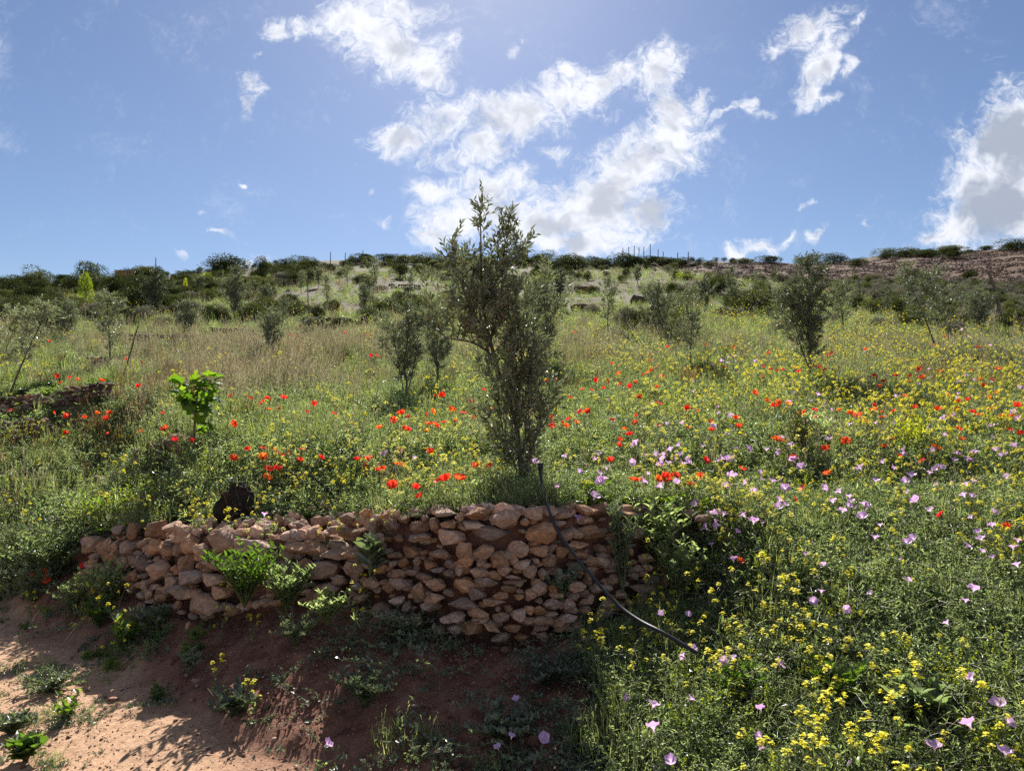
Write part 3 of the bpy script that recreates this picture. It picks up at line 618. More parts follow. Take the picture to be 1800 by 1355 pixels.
wall = empty('dry_stone_wall', (-.1, 4.0, .3), 'long dry stone retaining wall bulging below the tall olive sapling', 'stone wall')
def wallpos(px, py):
    d = pixdir(px, py); u, v = d[0]/d[1], d[2]/d[1]; y = 4.2
    for _ in range(12):
        x = u*y; z = CAMZ+v*y; zt = ip(ZT, x); zb = ip(ZB, x)
        y = .5*y+.5*(ip(Y1, x)-.02-.16*np.clip((zt-z)/max(zt-zb, .1), -.2, 1.1))
    return u*y, y, CAMZ+v*y
Z5 = [(720,375,165,75),(860,400,165,115),(1015,372,150,80),(1180,380,130,40),(1330,360,90,30),(1500,370,130,45),(405,440,140,60),(495,430,70,85),(570,427,85,50),(690,435,140,55),(625,390,45,50),(540,370,140,45),(440,395,50,35),(970,415,50,45),(1150,425,80,35),
(405,500,190,65),(580,495,140,85),(780,480,205,85),(1065,480,180,125),(1300,470,210,100),(1570,475,150,70),(375,572,100,60),(440,575,40,35),(525,587,125,50),(655,560,130,105,-30),(758,575,130,85,-10),(933,555,105,95),(1050,570,110,60),(1160,575,95,65),(1255,590,145,60),(1240,540,130,38),(1600,605,110,65),
(325,630,75,60),(275,630,50,35),(400,620,60,60),(465,645,75,50),(570,637,85,60),(660,625,95,75),(825,612,125,95,-20),(910,615,45,55),(955,645,110,60,-30),(1030,620,35,40),(1100,620,80,80),(1330,625,75,50),(735,632,50,30),
(300,685,100,50),(380,680,70,30),(440,705,80,35),(505,670,80,30),(568,690,60,50),(625,680,65,45),(718,680,120,60),(803,697,80,45,20),(862,672,75,50,-20),(895,705,105,28),(995,680,90,80),(1230,645,80,35),(1250,690,55,55),(1175,705,90,35),
(310,740,120,60),(410,785,80,90),(495,748,115,75),(645,750,110,90,-40),(768,735,125,60),(905,730,135,24),(890,765,90,35),(1235,755,130,60),(1350,770,70,50),(1305,700,50,60),
(560,787,70,45),(715,795,100,70),(840,808,80,50),(935,778,45,30),(935,803,55,30),(1220,815,65,45),(1275,790,50,45),(1295,830,110,50,-25),(1195,855,75,70),(290,835,90,50),(345,870,50,70),(450,865,90,50),(500,815,90,45),(650,852,155,55),(800,840,130,40),(880,870,45,40),(825,872,30,35),(1110,850,110,60),(1280,885,60,40),
(385,935,75,75),(610,915,100,60),(715,900,130,60),(560,930,70,50),(840,915,90,55),(938,910,105,75),(1040,880,90,60),(1060,940,130,55),(1195,930,150,65),(990,880,60,50),(520,985,60,50),(600,985,90,50),(680,975,160,70),(790,975,120,35,-20),(905,975,100,40),(1195,975,45,25),(1235,980,45,40),
(1690,650,60,40),(1560,665,60,45),(1610,655,55,40),(1590,765,150,35),(1590,810,60,45),(1540,700,60,40),(1050,760,110,80),(1060,690,60,60),(1120,760,90,60),(1000,800,90,60),(1130,800,80,50),(1430,560,90,60),(1450,640,80,60),(1440,720,90,60),(1480,800,80,60),(1400,860,80,60),(1700,560,90,60),(1700,470,90,60),(1720,730,80,50),
(255,425,120,90),(130,370,90,50),(330,400,60,50),(60,670,130,90),(55,590,140,45),(160,430,80,80),(280,590,100,35),(30,400,90,60),(60,480,130,60),(190,500,90,70),(180,590,80,50),(200,660,90,60),(150,740,100,60),(90,760,80,50),(250,760,80,60)]
Z4 = [(468,530,115,100),(550,550,110,100),(690,470,95,110),(810,455,165,95),(670,560,150,90),(820,550,160,85),(880,575,130,60),(965,480,150,110),(985,540,135,105),(1170,515,235,125),(1330,545,210,75),(590,600,80,90),(640,635,95,75),(735,630,135,85),(830,675,185,110,-8),(970,640,125,105),(1130,625,215,90),(900,735,90,75),(950,790,165,90),(1060,850,190,115),(1000,700,150,65),(1700,660,150,90),(1770,590,180,55),(1560,560,135,70),(1650,560,150,80),(600,545,80,70),(560,600,60,60),(760,750,80,60),(700,700,70,60),(1260,640,120,80),(1380,640,120,80),(1480,650,110,80),(1590,650,110,80),(1120,720,120,70),(1240,730,120,70),(1500,590,110,70),(1400,590,110,60),(1050,560,90,60),(900,440,140,50),(620,460,90,60),(1160,790,90,60),(780,800,70,50),(830,820,60,50),(740,860,70,40)]
wl = [(600+q[0]/3, 780+q[1]/3, q[2]/3, q[3]/3, q[4] if len(q) > 4 else 0) for q in Z5]+[(q[0]/3, 780+q[1]/3, q[2]/3, q[3]/3, q[4] if len(q) > 4 else 0) for q in Z4]
for px, py, w, h, rot in wl:
    x, y, z = wallpos(px, py); k = y/F*(1.07 if px > 620 else 1.16)*U(.9, 1.08); wd, hd = w*k, h*k; dp = min(max(.8*max(wd, hd), .09), .2)
    sl = math.atan2(ip(Y1, x+.1)-ip(Y1, x-.1), .2)
    flip = rng.integers(2)
    stone(wall, RK if w > 14 else RKs, (x, y+.22*dp, z), (wd, dp, hd*.96), (U(-.12, .12), R(-rot)*-1+U(-.08, .08), sl+flip*math.pi))
# small chinking stones between the larger ones, set deeper in
for q in range(560):
    x = U(-3.35, 1.1); zt, zb = ip(ZT, x), ip(ZB, x); t = U(0, 1); z = zb+(zt-zb-.03)*t; s_ = U(.035, .085)
    y = ip(Y1, x)-.02-.16*(1-t)+.055
    stone(wall, RKs, (x, y, z), (s_*U(1, 1.8), s_*1.3, s_*U(.6, 1)), tuple(U(-.3, .3, 3)))

# rubble heaped behind the left part of the wall
rb = empty('rubble_pile', (-1.6, 4.9, .95), 'heap of pale pinkish broken stones on top of the wall left of the olive sapling', 'rubble pile')
for q in range(210):
    px = U(478, 700) if q < 150 else U(330, 480); py = U(868, 955) if px < 600 else U(885, 925)
    if px < 480: py = U(915, 950)
    if px > 600: py = U(888, 918)
    x, y, z = hit(px, py, .02, 4.2)
    if y > 5.6: continue
    s_ = U(.03, .095)*(1.2 if q % 6 == 0 else 1)
    stone(rb, RKr, (x, y, z+s_*.25), (s_*U(.9, 1.5), s_*U(.8, 1.2), s_*U(.6, 1.)), tuple(U(-.9, .9, 3)))
for q in range(60):   # capping stones and earth-set rocks along the top
    x = U(-.7, 1.25); s_ = U(.05, .12); y = ip(Y1, x)+U(.02, .16)
    stone(wall, RKs+RKr[:3], (x, y, ip(ZT, x)+U(0, .02)), (s_*1.5, s_, s_*.7), tuple(U(-.3, .3, 3)))

def DBG(): pass
def low_wall(name, px0, px1, py0, py1, label, ms, cat='stone wall', rows=None, size=None, arc=.0):
    x0, y0, z0 = hit(px0, py1, .0, 4.8); x1, y1, z1 = hit(px1, py1, .0, 4.8); ym = (y0+y1)/2
    y0 = y0*.15+ym*.85; y1 = y1*.15+ym*.85; x0 = (px0-900)/F*y0; x1 = (px1-900)/F*y1
    H = (py1-py0)/F*ym*1.05; st = size or max(.085, H/4.5); e = empty(name, ((x0+x1)/2, ym, (z0+z1)/2), label, cat)
    L = math.hypot(x1-x0, y1-y0); nr = rows or max(2, round(H/(st*.62))); cnt = 0
    for r_ in range(nr):
        s_ = U(0, st*.5)
        while s_ < L:
            w = st*U(.7, 2.); f = min(1, (s_+w/2)/L); x = x0+(x1-x0)*f; y = y0+(y1-y0)*f-arc*math.sin(math.pi*f)
            if U(0, 1) < .93-.35*(r_ > nr*.6)*(abs(f-.5) > .36):
                g = float(terr(x, y)); z = g+(r_+.4)*H/nr
                stone(e, ms, (x, y+r_*.012*st/.1+U(-.02, .02), z), (w*1.1, st*1.2, H/nr*U(.9, 1.6)), tuple(U(-.25, .25, 3))); cnt += 1
            s_ += w
    return e
low_wall('dry_stone_wall', 150, 312, 822, 862, 'short reddish stone wall poking out of weeds above the left end of the long wall', RK[:8], size=.13)
low_wall('dry_stone_wall', 92, 190, 679, 712, 'dark low stacked stone wall left of the fig sapling, beneath a row of poppies', RKd)
low_wall('dry_stone_wall', -20, 78, 696, 722, 'brown tumbled stone wall at the left edge, beside the dark low wall', RKd+RKs)
low_wall('dry_stone_wall', -20, 75, 738, 776, 'curved stone wall at the left edge, lowest of the walls in the meadow there', RKd+RKs)
low_wall('dry_stone_wall', 222, 332, 588, 616, 'dark stone terrace wall on the hillside above the leaning stake', RKd)
low_wall('dry_stone_wall', 365, 445, 578, 597, 'long thin dark stone terrace wall among grass, high on the left hillside', RKd)
low_wall('dry_stone_wall', 525, 640, 558, 584, 'dark terrace wall with orange poppies growing at its foot', RKd)
low_wall('dry_stone_wall', 680, 738, 499, 508, 'tiny dark terrace wall high up the slope left of the tall olive crown', RKd, rows=2)
low_wall('dry_stone_wall', 290, 352, 564, 575, 'thin dark terrace wall behind the grey leafed olive, under dark scrub', RKd, rows=2)
low_wall('dry_stone_wall', 1622, 1752, 630, 645, 'dark low stone wall in the flowers beneath the two-stemmed leaning olive', RKd, rows=2, size=.12)
low_wall('dry_stone_wall', 146, 192, 628, 650, 'small heap of reddish stones at the foot of the grey leafed olive', RKd+RKs)
low_wall('dry_stone_wall', 612, 668, 736, 752, 'sunken brown stones just left of the small dark olive trunk', RKd+RKs, rows=2, size=.1)

def lump(name, px, py, w, h, label, m, cat, sink=.3, seed=5, y=None, hh=0.):
    x, yy, z = hit(px, py, hh, 4.3)
    k = yy/F; o = obj(name, rock_mesh(name, seed, 4, m, 9), loc=(x, yy, z+h*k*(.5-sink)), rot=(0, 0, U(0, 3)), scl=(w*k, w*k*.9, h*k)); return tag(o, label, cat)
x, y, z = hit(412, 912, 0, 4.3); k = y/F
b_ = bmesh.new(); bmesh.ops.create_icosphere(b_, subdivisions=5, radius=.5); V = np.array([v.co for v in b_.verts]); Fc = np.array([[v.index for v in f.verts] for f in b_.faces]); b_.free()
hgt = (V[:, 2]+.5); sh = 1.15-.55*hgt; V[:, 0] = V[:, 0]*sh*1.5+.18*hgt; V[:, 1] *= sh*1.3; d_ = nrm(V)
V = V+d_*(fbm2(V[:, 0]*5+3, V[:, 2]*5+V[:, 1]*4, 4)*.28+fbm2(V[:, 0]*22, V[:, 2]*22+V[:, 1]*15, 3)*.09)[:, None]
b = MB(); b.add(V*np.array([52*k, 56*k, 74*k]), Fc); st_ = tag(obj('tree_stump', b.mesh('tree_stump', 'burnt'), loc=(x, y, z+.33*78*k)), 'blackened stump-like clod of dark earth and roots standing on the wall top', 'stump')
b = MB(); A_ = rng.normal(size=(60, 3))*.09; b.sticks(A_, A_+rng.normal(size=(60, 3))*.10, .0014); part('root', b.mesh('root', 'rust'), st_)['kind'] = 'stuff'
lump('earth_mound', 1030, 514, 46, 26, 'bare reddish earth mound on the slope just right of the tall olive crown', 'clod', 'earth mound', .3, 202)
lump('earth_mound', 1018, 547, 34, 26, 'small dark earth mound behind yellow flowers, lower of two near the tall olive', 'clod', 'earth mound', .3, 203)
lump('earth_mound', 1125, 534, 34, 26, 'broken dark earth mound between the two greyish olives right of centre', 'clod', 'earth mound', .3, 204)
lump('earth_mound', 388, 556, 62, 18, 'flat bare brown earth hump below the round olive on the left hillside', 'clod', 'earth mound', .3, 205)
for px, py, w, h, lb in ((343, 1203, 17, 11, 'small pale oval stone lying on the earth below the wall'), (330, 1106, 14, 18, 'small upright pale chip of stone stuck in the bank'), (203, 1082, 34, 12, 'flat slab of stone leaning at the foot of the left wall end'),
    (200, 1231, 26, 8, 'flat pale stone lying on the sunlit path'), (1173, 1162, 30, 18, 'peach coloured stone lying beside the black hose end'), (812, 1030+0, 1, 1, '')):
    if not lb: continue
    x, y, z = hit(px, py, 0); k = y/F; o = obj('loose_stone', RKr[rng.integers(8)], loc=(x, y, z+h*k*.3), rot=(.1, U(-.3, .3), U(0, 3)), scl=(w*k, w*k*.7, h*k)); tag(o, lb, 'stone', 'loose stones')
# gravel on the path and bank, clods in the ploughed field
x, y = wedge(26000, 1.8, 6.2, 1.2, -1.3, .7); m = (y < ip(Y1, x)-.05)*(x < 1.3); x, y = x[m], y[m]; n = len(x)
o = scatter('gravel', PB, pts(x, y), U(0, 6.3, n), U(.003, .011, n)*(1+(rng.random(n) < .02)*1.5), pick(PB, n), rng.normal(size=(n, 2))*.3); o['label'] = 'small stones and grit strewn over the path and earth bank'
x, y = wedge(60000, 28, 80, .5, .2, .98); x, y = keep(x, y, field_mask(x, y)); n = len(x)
o = scatter('ploughed_clods', CL, pts(x, y), U(0, 6.3, n), U(.10, .32, n), pick(CL, n), rng.normal(size=(n, 2))*.3); o['label'] = 'rough turned brown clods of the ploughed strip'

M['soil'] = solidmat('soil_crumb', (.10, .046, .03), (.24, .125, .082), 8, .97, .6, 30)
SO = [rock_mesh('soil_crumb', 120+i, 1, 'soil', 6) for i in range(4)]
bankstuff('soil_crumbs', 'crumbly lumps of reddish earth over the bank and path edge', SO, 16000, dirtm, (.006, .026), a=(-1.2, .7), tilt=.6)
bankstuff('soil_lumps', 'larger crumbled lumps of earth fallen on the bank', SO, 600, lambda x, y: dirtm(x, y)*(y > ip(YF, x)-.05), (.025, .06), a=(-.9, .5), tilt=.6)
LI = [MB().sticks([(-.5, 0, 0)], [(.5, .1, .1)], .05).mesh('litter', 'dry'), MB().sticks([(-.5, 0, 0), (0, 0, 0)], [(.5, .1, .1), (.3, .5, .1)], .04).mesh('litter', 'dry')]
bankstuff('dry_litter', 'tiny bits of dry stem scattered on the bare earth', LI, 2600, lambda x, y: (y < ip(Y1, x)-.04)*(x < 1.5)*.7, (.012, .05), a=(-1.2, .7), tilt=.1)
# ------------------------------------------------------------------ hose, straws, posts, tanks
HP = [(950,822,4.55,.26),(951,838,4.45,.16),(954,862,4.3,.09),(961,882,4.12,.05),(968,905,3.93,0),(981,935,3.86,0),(1000,962,3.80,0),(1018,986,3.76,0),(1043,1015,3.72,0),(1066,1042,3.66,0),(1092,1068,3.6,0),(1125,1091,3.5,0),(1158,1108,3.4,0),(1190,1126,3.3,0),(1226,1148,3.2,0)]
hp = np.array([(lambda d, y: (d[0]/d[1]*y, y, CAMZ+d[2]/d[1]*y))(pixdir(a, b_), c) for a, b_, c, _ in HP])
t = np.linspace(0, len(hp)-1, 80)
def catm(P, t):
    k = np.clip(t.astype(int), 0, len(P)-2); f = (t-k)[:, None]; p0 = P[np.maximum(k-1, 0)]; p1 = P[k]; p2 = P[k+1]; p3 = P[np.minimum(k+2, len(P)-1)]
    return .5*((2*p1)+(-p0+p2)*f+(2*p0-5*p1+4*p2-p3)*f**2+(-p0+3*p1-3*p2+p3)*f**3)
hp = np.array([(q[0]/q[1]*(q[1]-o_), q[1]-o_, CAMZ+(q[2]-CAMZ)/q[1]*(q[1]-o_)) for q, o_ in zip(hp, np.interp(np.arange(len(hp)), [0, 3, 4, 12, len(hp)-1], [0, .02, .11, .11, .0]))])
hs_ = catm(hp, t); b = MB(); b.tube(hs_, .0095, 10, 0)
hose = tag(obj('irrigation_hose', b.mesh('irrigation_hose', 'hose', True)), 'thick black irrigation hose draped over the stone wall and down the bank', 'hose')
b = MB(); b.tube([hs_[0]+[0, 0, .03], hs_[0]+[0, 0, .0], hs_[0]-[0, 0, .05]], [.022, .018, .011], 10); part('hose_end', b.mesh('hose_end', 'hose', True), hose)
for px, py, ln, an, lb in ((10,1098,26,-60,'straw stalk at the left edge of the sunlit path'),(53,1100,22,88,'short upright-looking straw stalk near the weedy path edge'),(137,1098,34,50,'straw stalk leaning among the path edge weeds'),(33,1175,38,55,'bent straw stalk lying above the left path weeds'),
    (145,1258,34,70,'straw stalk poking from the middle weed patch of the path'),(13,1305,50,-75,'long straw stalk by the lowest leafy path weeds'),(370,1217,34,-30,'straw stalk beside the rosette under the bank'),(353,1318,44,28,'pale forked straw stalk at the foot of the shaded bank'),(173,1225,16,-50,'tiny straw bit lying on the open path'),(225,1160,20,20,'short straw lying at the shadow edge of the path')):
    x, y, z = hit(px, py, .012); k = y/F*ln*.38; a = R(an); dx = k*math.cos(a); dy = k*math.sin(a)*2.2
    b = MB(); b.tube([(x-dx, y-dy, float(terr(x-dx, y-dy))+.008), (x, y, z+.014), (x+dx, y+dy, float(terr(x+dx, y+dy))+.01)], [.0025, .0032, .002], 5)
    tag(obj('straw_stalk', b.mesh('straw_stalk', 'straw')), lb, 'straw', 'dry straw stalks on the path')
def pole(px0, py0, px1, py1, y, wpx, label, cat='fence post', m='post', name='fence_post', group=None, bend=0.):
    d0, d1 = pixdir(px0, py0), pixdir(px1, py1)
    if y is None: _, y, _ = hit(px1, py1, .1, 5)
    top = d0/d0[1]*y+[0, 0, CAMZ]; bot = d1/d1[1]*y+[0, 0, CAMZ]; bot[2] = min(bot[2], float(terr(bot[0], y)))-.1
    tt = np.linspace(0, 1, 6)[:, None]; P = bot*(1-tt)+top*tt; P[:, 0] += bend*np.sin(np.linspace(0, math.pi, 6)); r_ = wpx*y/F*.5
    P += rng.normal(size=P.shape)*r_*.25; b = MB(); b.tube(P, np.linspace(r_*1.1, r_*.75, 6), 6); return tag(obj(name, b.mesh(name, m)), label, cat, group)
g = 'thin fence posts along the crest'
cp = [(1095,436,452),(1105,434,452),(1115,432,452),(1123,435,452),(1132,433,454),(1143,429,454),(1157,439,454),(1166,442,454)]
wd_ = ['first','second','third','fourth','fifth','sixth, tallest','seventh','eighth']
for (px, a_, c_), w_ in zip(cp, wd_): pole(px, a_, px, c_+3, 74, 1.7, 'thin crest fence post right of the yellow box, %s from the left' % w_, group=g)
for px, a_, c_, lb in ((1191,444,470,'leftmost of three spaced posts at the start of the ploughed strip'),(1210,443,476,'tall middle post of three at the start of the ploughed strip'),(1225,457,479,'short rightmost post of three at the start of the ploughed strip'),(1259,455,472,'short fence post beside the dark squarish bush near the ploughed strip')):
    pole(px, a_, px+1, c_, 58, 2., 'dark '+lb, group=g)
for px, a_, c_, lb in ((581,443,452,'small post on the skyline right of the bare-twigged bush'),(607,444,452,'small post on the skyline of the left hill, between two others'),(638,440,454,'tallest small post on the skyline left of the tall olive'),(274,453,468,'thin post on the skyline beside the pale water tanks')):
    pole(px, a_, px, c_, 72, 1.6, lb, group='posts on the left skyline')
pole(1737, 476, 1762, 574, None, 6, 'dark crooked leaning wooden post at the right, against the grey scrub slope', bend=.08)
pole(1647, 504, 1652, 548, 26, 3.4, 'weathered post standing behind the two-stemmed leaning olive')
pole(1509, 493, 1512, 528, 28, 3.4, 'weathered post standing right of the dense dark olive')
pole(243, 572, 210, 664, None, 2.8, 'thin slanting wooden stake beside the grey leafed olive', 'stake', name='stake')
pole(541, 500, 543, 585, 21, 1.8, 'thin upright stake on the terrace left of the poppy terrace wall', 'stake', name='stake')
def fallen(px0, py0, px1, py1, label):
    x0, y0, z0 = hit(px0, py0, .25, 6); x1, y1, z1 = hit(px1, py1, .25, 6); y1 = (y0+y1)/2; y0 = y1
    P = [pixdir(a, c)/pixdir(a, c)[1]*y1+[0, 0, CAMZ] for a, c in ((px0, py0), ((px0+px1)/2, (py0+py1)/2+1), (px1, py1))]
    b = MB(); b.tube(P, [1.6*y1/F*.6]*3, 5); tag(obj('fallen_branch', b.mesh('fallen_branch', 'straw')), label, 'branch')
fallen(1149, 461, 1167, 474, 'bleached fallen stick on the slope under the crest bushes')
fallen(1535, 556, 1561, 568, 'bleached curved branch lying between two olives on the right')
def tank(px, py, wpx, hpx, y, mt, label, rz, cat='water tank'):
    d = pixdir(px, py); x, z = d[0]/d[1]*y, CAMZ+d[2]/d[1]*y; w, h = wpx*y/F, hpx*y/F
    e = empty('storage_tank', (x, y, z-h/2), label, cat, 'water tanks on the hill', rz)
    dd = w*.85; b = MB(); b.box((0, 0, h*.52), (w*.94, dd*.94, h*.84), 0); b.box((0, 0, h*.95), (w*.3, w*.3, h*.06), 0); part('tank_body', b.mesh('tank_body', mt), e)
    b = MB(); r_ = w*.012
    for sx in np.linspace(-.5, .5, 6):
        for sy in (-.5, .5): b.sticks([(sx*w, sy*dd, h*.08)], [(sx*w, sy*dd, h*.97)], r_); b.sticks([(-.5*w if sy < 0 else .5*w, sx*dd, h*.08)], [(-.5*w if sy < 0 else .5*w, sx*dd, h*.97)], r_)
    for zz_ in np.linspace(.12, .96, 5):
        for sy in (-.5, .5): b.sticks([(-.5*w, sy*dd, h*zz_)], [(.5*w, sy*dd, h*zz_)], r_*1.4); b.sticks([(sy*w, -.5*dd, h*zz_)], [(sy*w, .5*dd, h*zz_)], r_*1.4)
    part('cage', b.mesh('cage', 'cage'), e)
    b = MB(); b.box((0, 0, h*.04), (w, dd, h*.07), 0); part('pallet', b.mesh('pallet', 'post'), e)
tank(222, 484, 31, 13, 58, 'tanko', 'orange-tinted caged water tank half hidden by bushes, left of the pair', .25)
tank(253, 482, 34, 14, 60, 'tank', 'whitish caged water tank, right of the pair on the left skyline', -.3)
tank(920, 445, 16, 12, 76, 'tanko', 'small yellowish box-like tank on the crest behind the tall olive', .05)

# ------------------------------------------------------------------ trees
def olive_meshes(name, seed, H, stems, Rf, nb, nl, leaf=.05, fol='olive', up=.75, tr=.014, t0=.12, twl=.13):
    """stems: list of polylines [(x, z as a share of H, y)]; Rf(t) crown radius"""
    r = np.random.default_rng(seed); wood = MB(); lf = MB()
    for si, st in enumerate(stems):
        st = np.array([(a*1., c if len(q) > 2 else 0., b_*H) for q in st for a, b_, c in [(*q, 0.)[:3]]])
        P = catm(st, np.linspace(0, len(st)-1, 22)); rr = np.linspace(tr, tr*.15, 22)*(1. if si == 0 else .5); wood.tube(P, rr, 7, 0)
        n = int(nb*(1 if si == 0 else .6))
        for q in range(n):
            t = t0+(1-t0)*((q+r.random())/n)**.9; kf = t*21; k = min(int(kf), 20); p = P[k]+(P[k+1]-P[k])*(kf-k)
            zt_ = p[2]/H; L = Rf(zt_)*r.uniform(.45, 1.15); a = q*2.39996+r.normal()*.4
            uu_ = up*r.uniform(.4, 1.5); d = nrm(np.array([math.cos(a), math.sin(a), uu_]))
            bp = [p]; dd = d.copy()
            for s_ in range(4): dd = nrm(dd+np.array([0, 0, .12])+r.normal(size=3)*.16); bp.append(bp[-1]+dd*L/4*(1+.25*uu_))
            bp = np.array(bp); wood.tube(bp, np.linspace(max(tr*.28*(1-t)+.0016, .002), .001, 5), 4, 1)
            nt_ = max(2, int(L/.045))
            for w_ in range(nt_):
                f = r.uniform(.12, 1)*4; kk = min(int(f), 3); q0 = bp[kk]+(bp[kk+1]-bp[kk])*(f-kk)
                td = nrm(nrm(bp[kk+1]-bp[kk])*.9+r.normal(size=3)*.55+np.array([0, 0, .3])); tl = twl*r.uniform(.5, 1.3)
                q1 = q0+td*tl; wood.sticks([q0], [q1], .0011, 1)
                m = nl; ff = np.linspace(.15, 1, m)[:, None]; pp = q0*(1-ff)+q1*ff; sd = nrm(np.cross(td, r.normal(size=3)))
                D = td*.85+sd*np.where(np.arange(m) % 2, 1, -1)[:, None]*.75+r.normal(size=(m, 3))*.28
                Ux = nrm(r.normal(size=(m, 3))*.7+np.array([0, 0, 1.]))
                lf.leaves(pp, D, Ux, leaf*r.uniform(.7, 1.2, m), leaf*.29*r.uniform(.8, 1.25, m), 'rhomb', 0)
        td = nrm(P[-1]-P[-3]); m = 18; ff = np.linspace(-.16, .04, m)[:, None]; pp = P[-1]+td*ff
        lf.leaves(pp, td*.8+nrm(r.normal(size=(m, 3)))*.7, r.normal(size=(m, 3)), leaf, leaf*.25, 'rhomb', 0)
    return wood.mesh(name+'_trunk', ['bark', 'twig'], True), lf.mesh(name+'_crown', [fol])
def crown_fn(pts_):
    a = np.array(pts_); return lambda t: float(np.interp(t, a[:, 0], a[:, 1]))
# the tall olive sapling
hx, hy, hz = (lambda d: (d[0]/d[1]*4.9, 4.9, float(terr(d[0]/d[1]*4.9, 4.9))))(pixdir(918, 868))
Hh = (CAMZ+pixdir(845, 356)[2]/pixdir(845, 356)[1]*4.9)-hz
def hs2(px, py): d = pixdir(px, py); return (d[0]/d[1]*4.9-hx, (CAMZ+d[2]/d[1]*4.9-hz)/Hh)
st0 = [(0, -.03)]+[hs2(*q) for q in ((914,800),(905,735),(882,670),(862,600),(850,540),(846,470),(845,410),(843,364))]
st1 = [(0, .02, .02)]+[(*hs2(*q), .06) for q in ((920,790),(925,730),(905,650),(900,590),(893,540))]
st2 = [(*hs2(905,735), 0)]+[(*hs2(*q), -.08) for q in ((915,660),(915,600),(905,545))]
st3 = [(*hs2(862,600), 0)]+[(*hs2(*q), .05) for q in ((880,520),(885,450),(893,390))]
st4 = [(*hs2(862,600), 0)]+[(*hs2(*q), -.12) for q in ((838,560),(815,510),(800,460))]
st5 = [(*hs2(866,625), 0)]+[(*hs2(*q), -.1) for q in ((835,606),(795,598),(752,590))]
st7 = [(*hs2(908,745), 0)]+[(*hs2(*q), -.08) for q in ((922,705),(935,655),(938,600))]
st6 = [(*hs2(850,540), 0)]+[(*hs2(*q), .1) for q in ((868,495),(896,458),(922,424))]
st8 = [(0, .02, .03)]+[(*hs2(*q), .05) for q in ((893,790),(880,735),(874,670))]
st9 = [(0, .02, -.03)]+[(*hs2(*q), -.06) for q in ((932,795),(948,745),(952,695))]
hero = olive_meshes('olive_sapling', 11, Hh, [st0, st1, st2, st3, st4, st6, st7, st5, st8, st9], crown_fn([(0,.20),(.1,.25),(.25,.27),(.4,.27),(.55,.28),(.66,.25),(.76,.17),(.86,.10),(.93,.06),(1,.04)]), 40, 8, .060, 'olive', 1.0, .02, .0, .11)
e = empty('olive_tree', (hx, hy, hz), 'tall slender olive sapling rising against the sky behind the stone wall', 'olive tree')
part('trunk', hero[0], e); part('crown', hero[1], e)
cf = crown_fn([(0,.12),(.25,.2),(.4,.36),(.6,.42),(.8,.32),(.95,.14),(1,.06)])
def st(*q): return [tuple(q_) for q_ in q]
OL = [olive_meshes('olive', 21, 2., [st((0,-.02),(.03,.2),(-.02,.4),(.05,.7),(.02,1.)), st((0,.02,.03),(.12,.3,.05),(.2,.6,.1),(.28,.85,.1)), st((0,.05,-.03),(-.1,.35,-.05),(-.2,.7,-.1))], cf, 50, 8, .07, 'olive_far', .8, .022, .25),
      olive_meshes('olive', 22, 2., [st((0,-.02),(.05,.25),(.0,.5),(-.06,.8),(-.02,1.))], cf, 54, 8, .07, 'olive_far', .7, .02, .25),
      olive_meshes('olive', 23, 2., [st((0,-.02),(-.12,.25),(-.25,.5),(-.42,.8),(-.5,1.)), st((.22,0,.1),(.16,.3),(.0,.6),(-.12,.88))], crown_fn([(0,.05),(.3,.1),(.45,.3),(.65,.42),(.85,.34),(1,.1)]), 40, 8, .07, 'olive_far', .7, .016, .36),
      olive_meshes('olive', 24, 2., [st((0,-.02),(.02,.25),(.0,.5),(.03,.8),(.0,1.)), st((0,.1,.02),(.1,.4,.1),(.2,.7,.15)), st((0,.1,-.02),(-.12,.4,.1),(-.18,.75,.1))], crown_fn([(0,.1),(.2,.22),(.4,.42),(.6,.5),(.8,.42),(.95,.2),(1,.08)]), 54, 9, .066, 'olive', .7, .024, .18)]
OLs = {0: .42, 1: .42, 2: .55, 3: .5}
gr = 'young olive trees planted over the hillside'
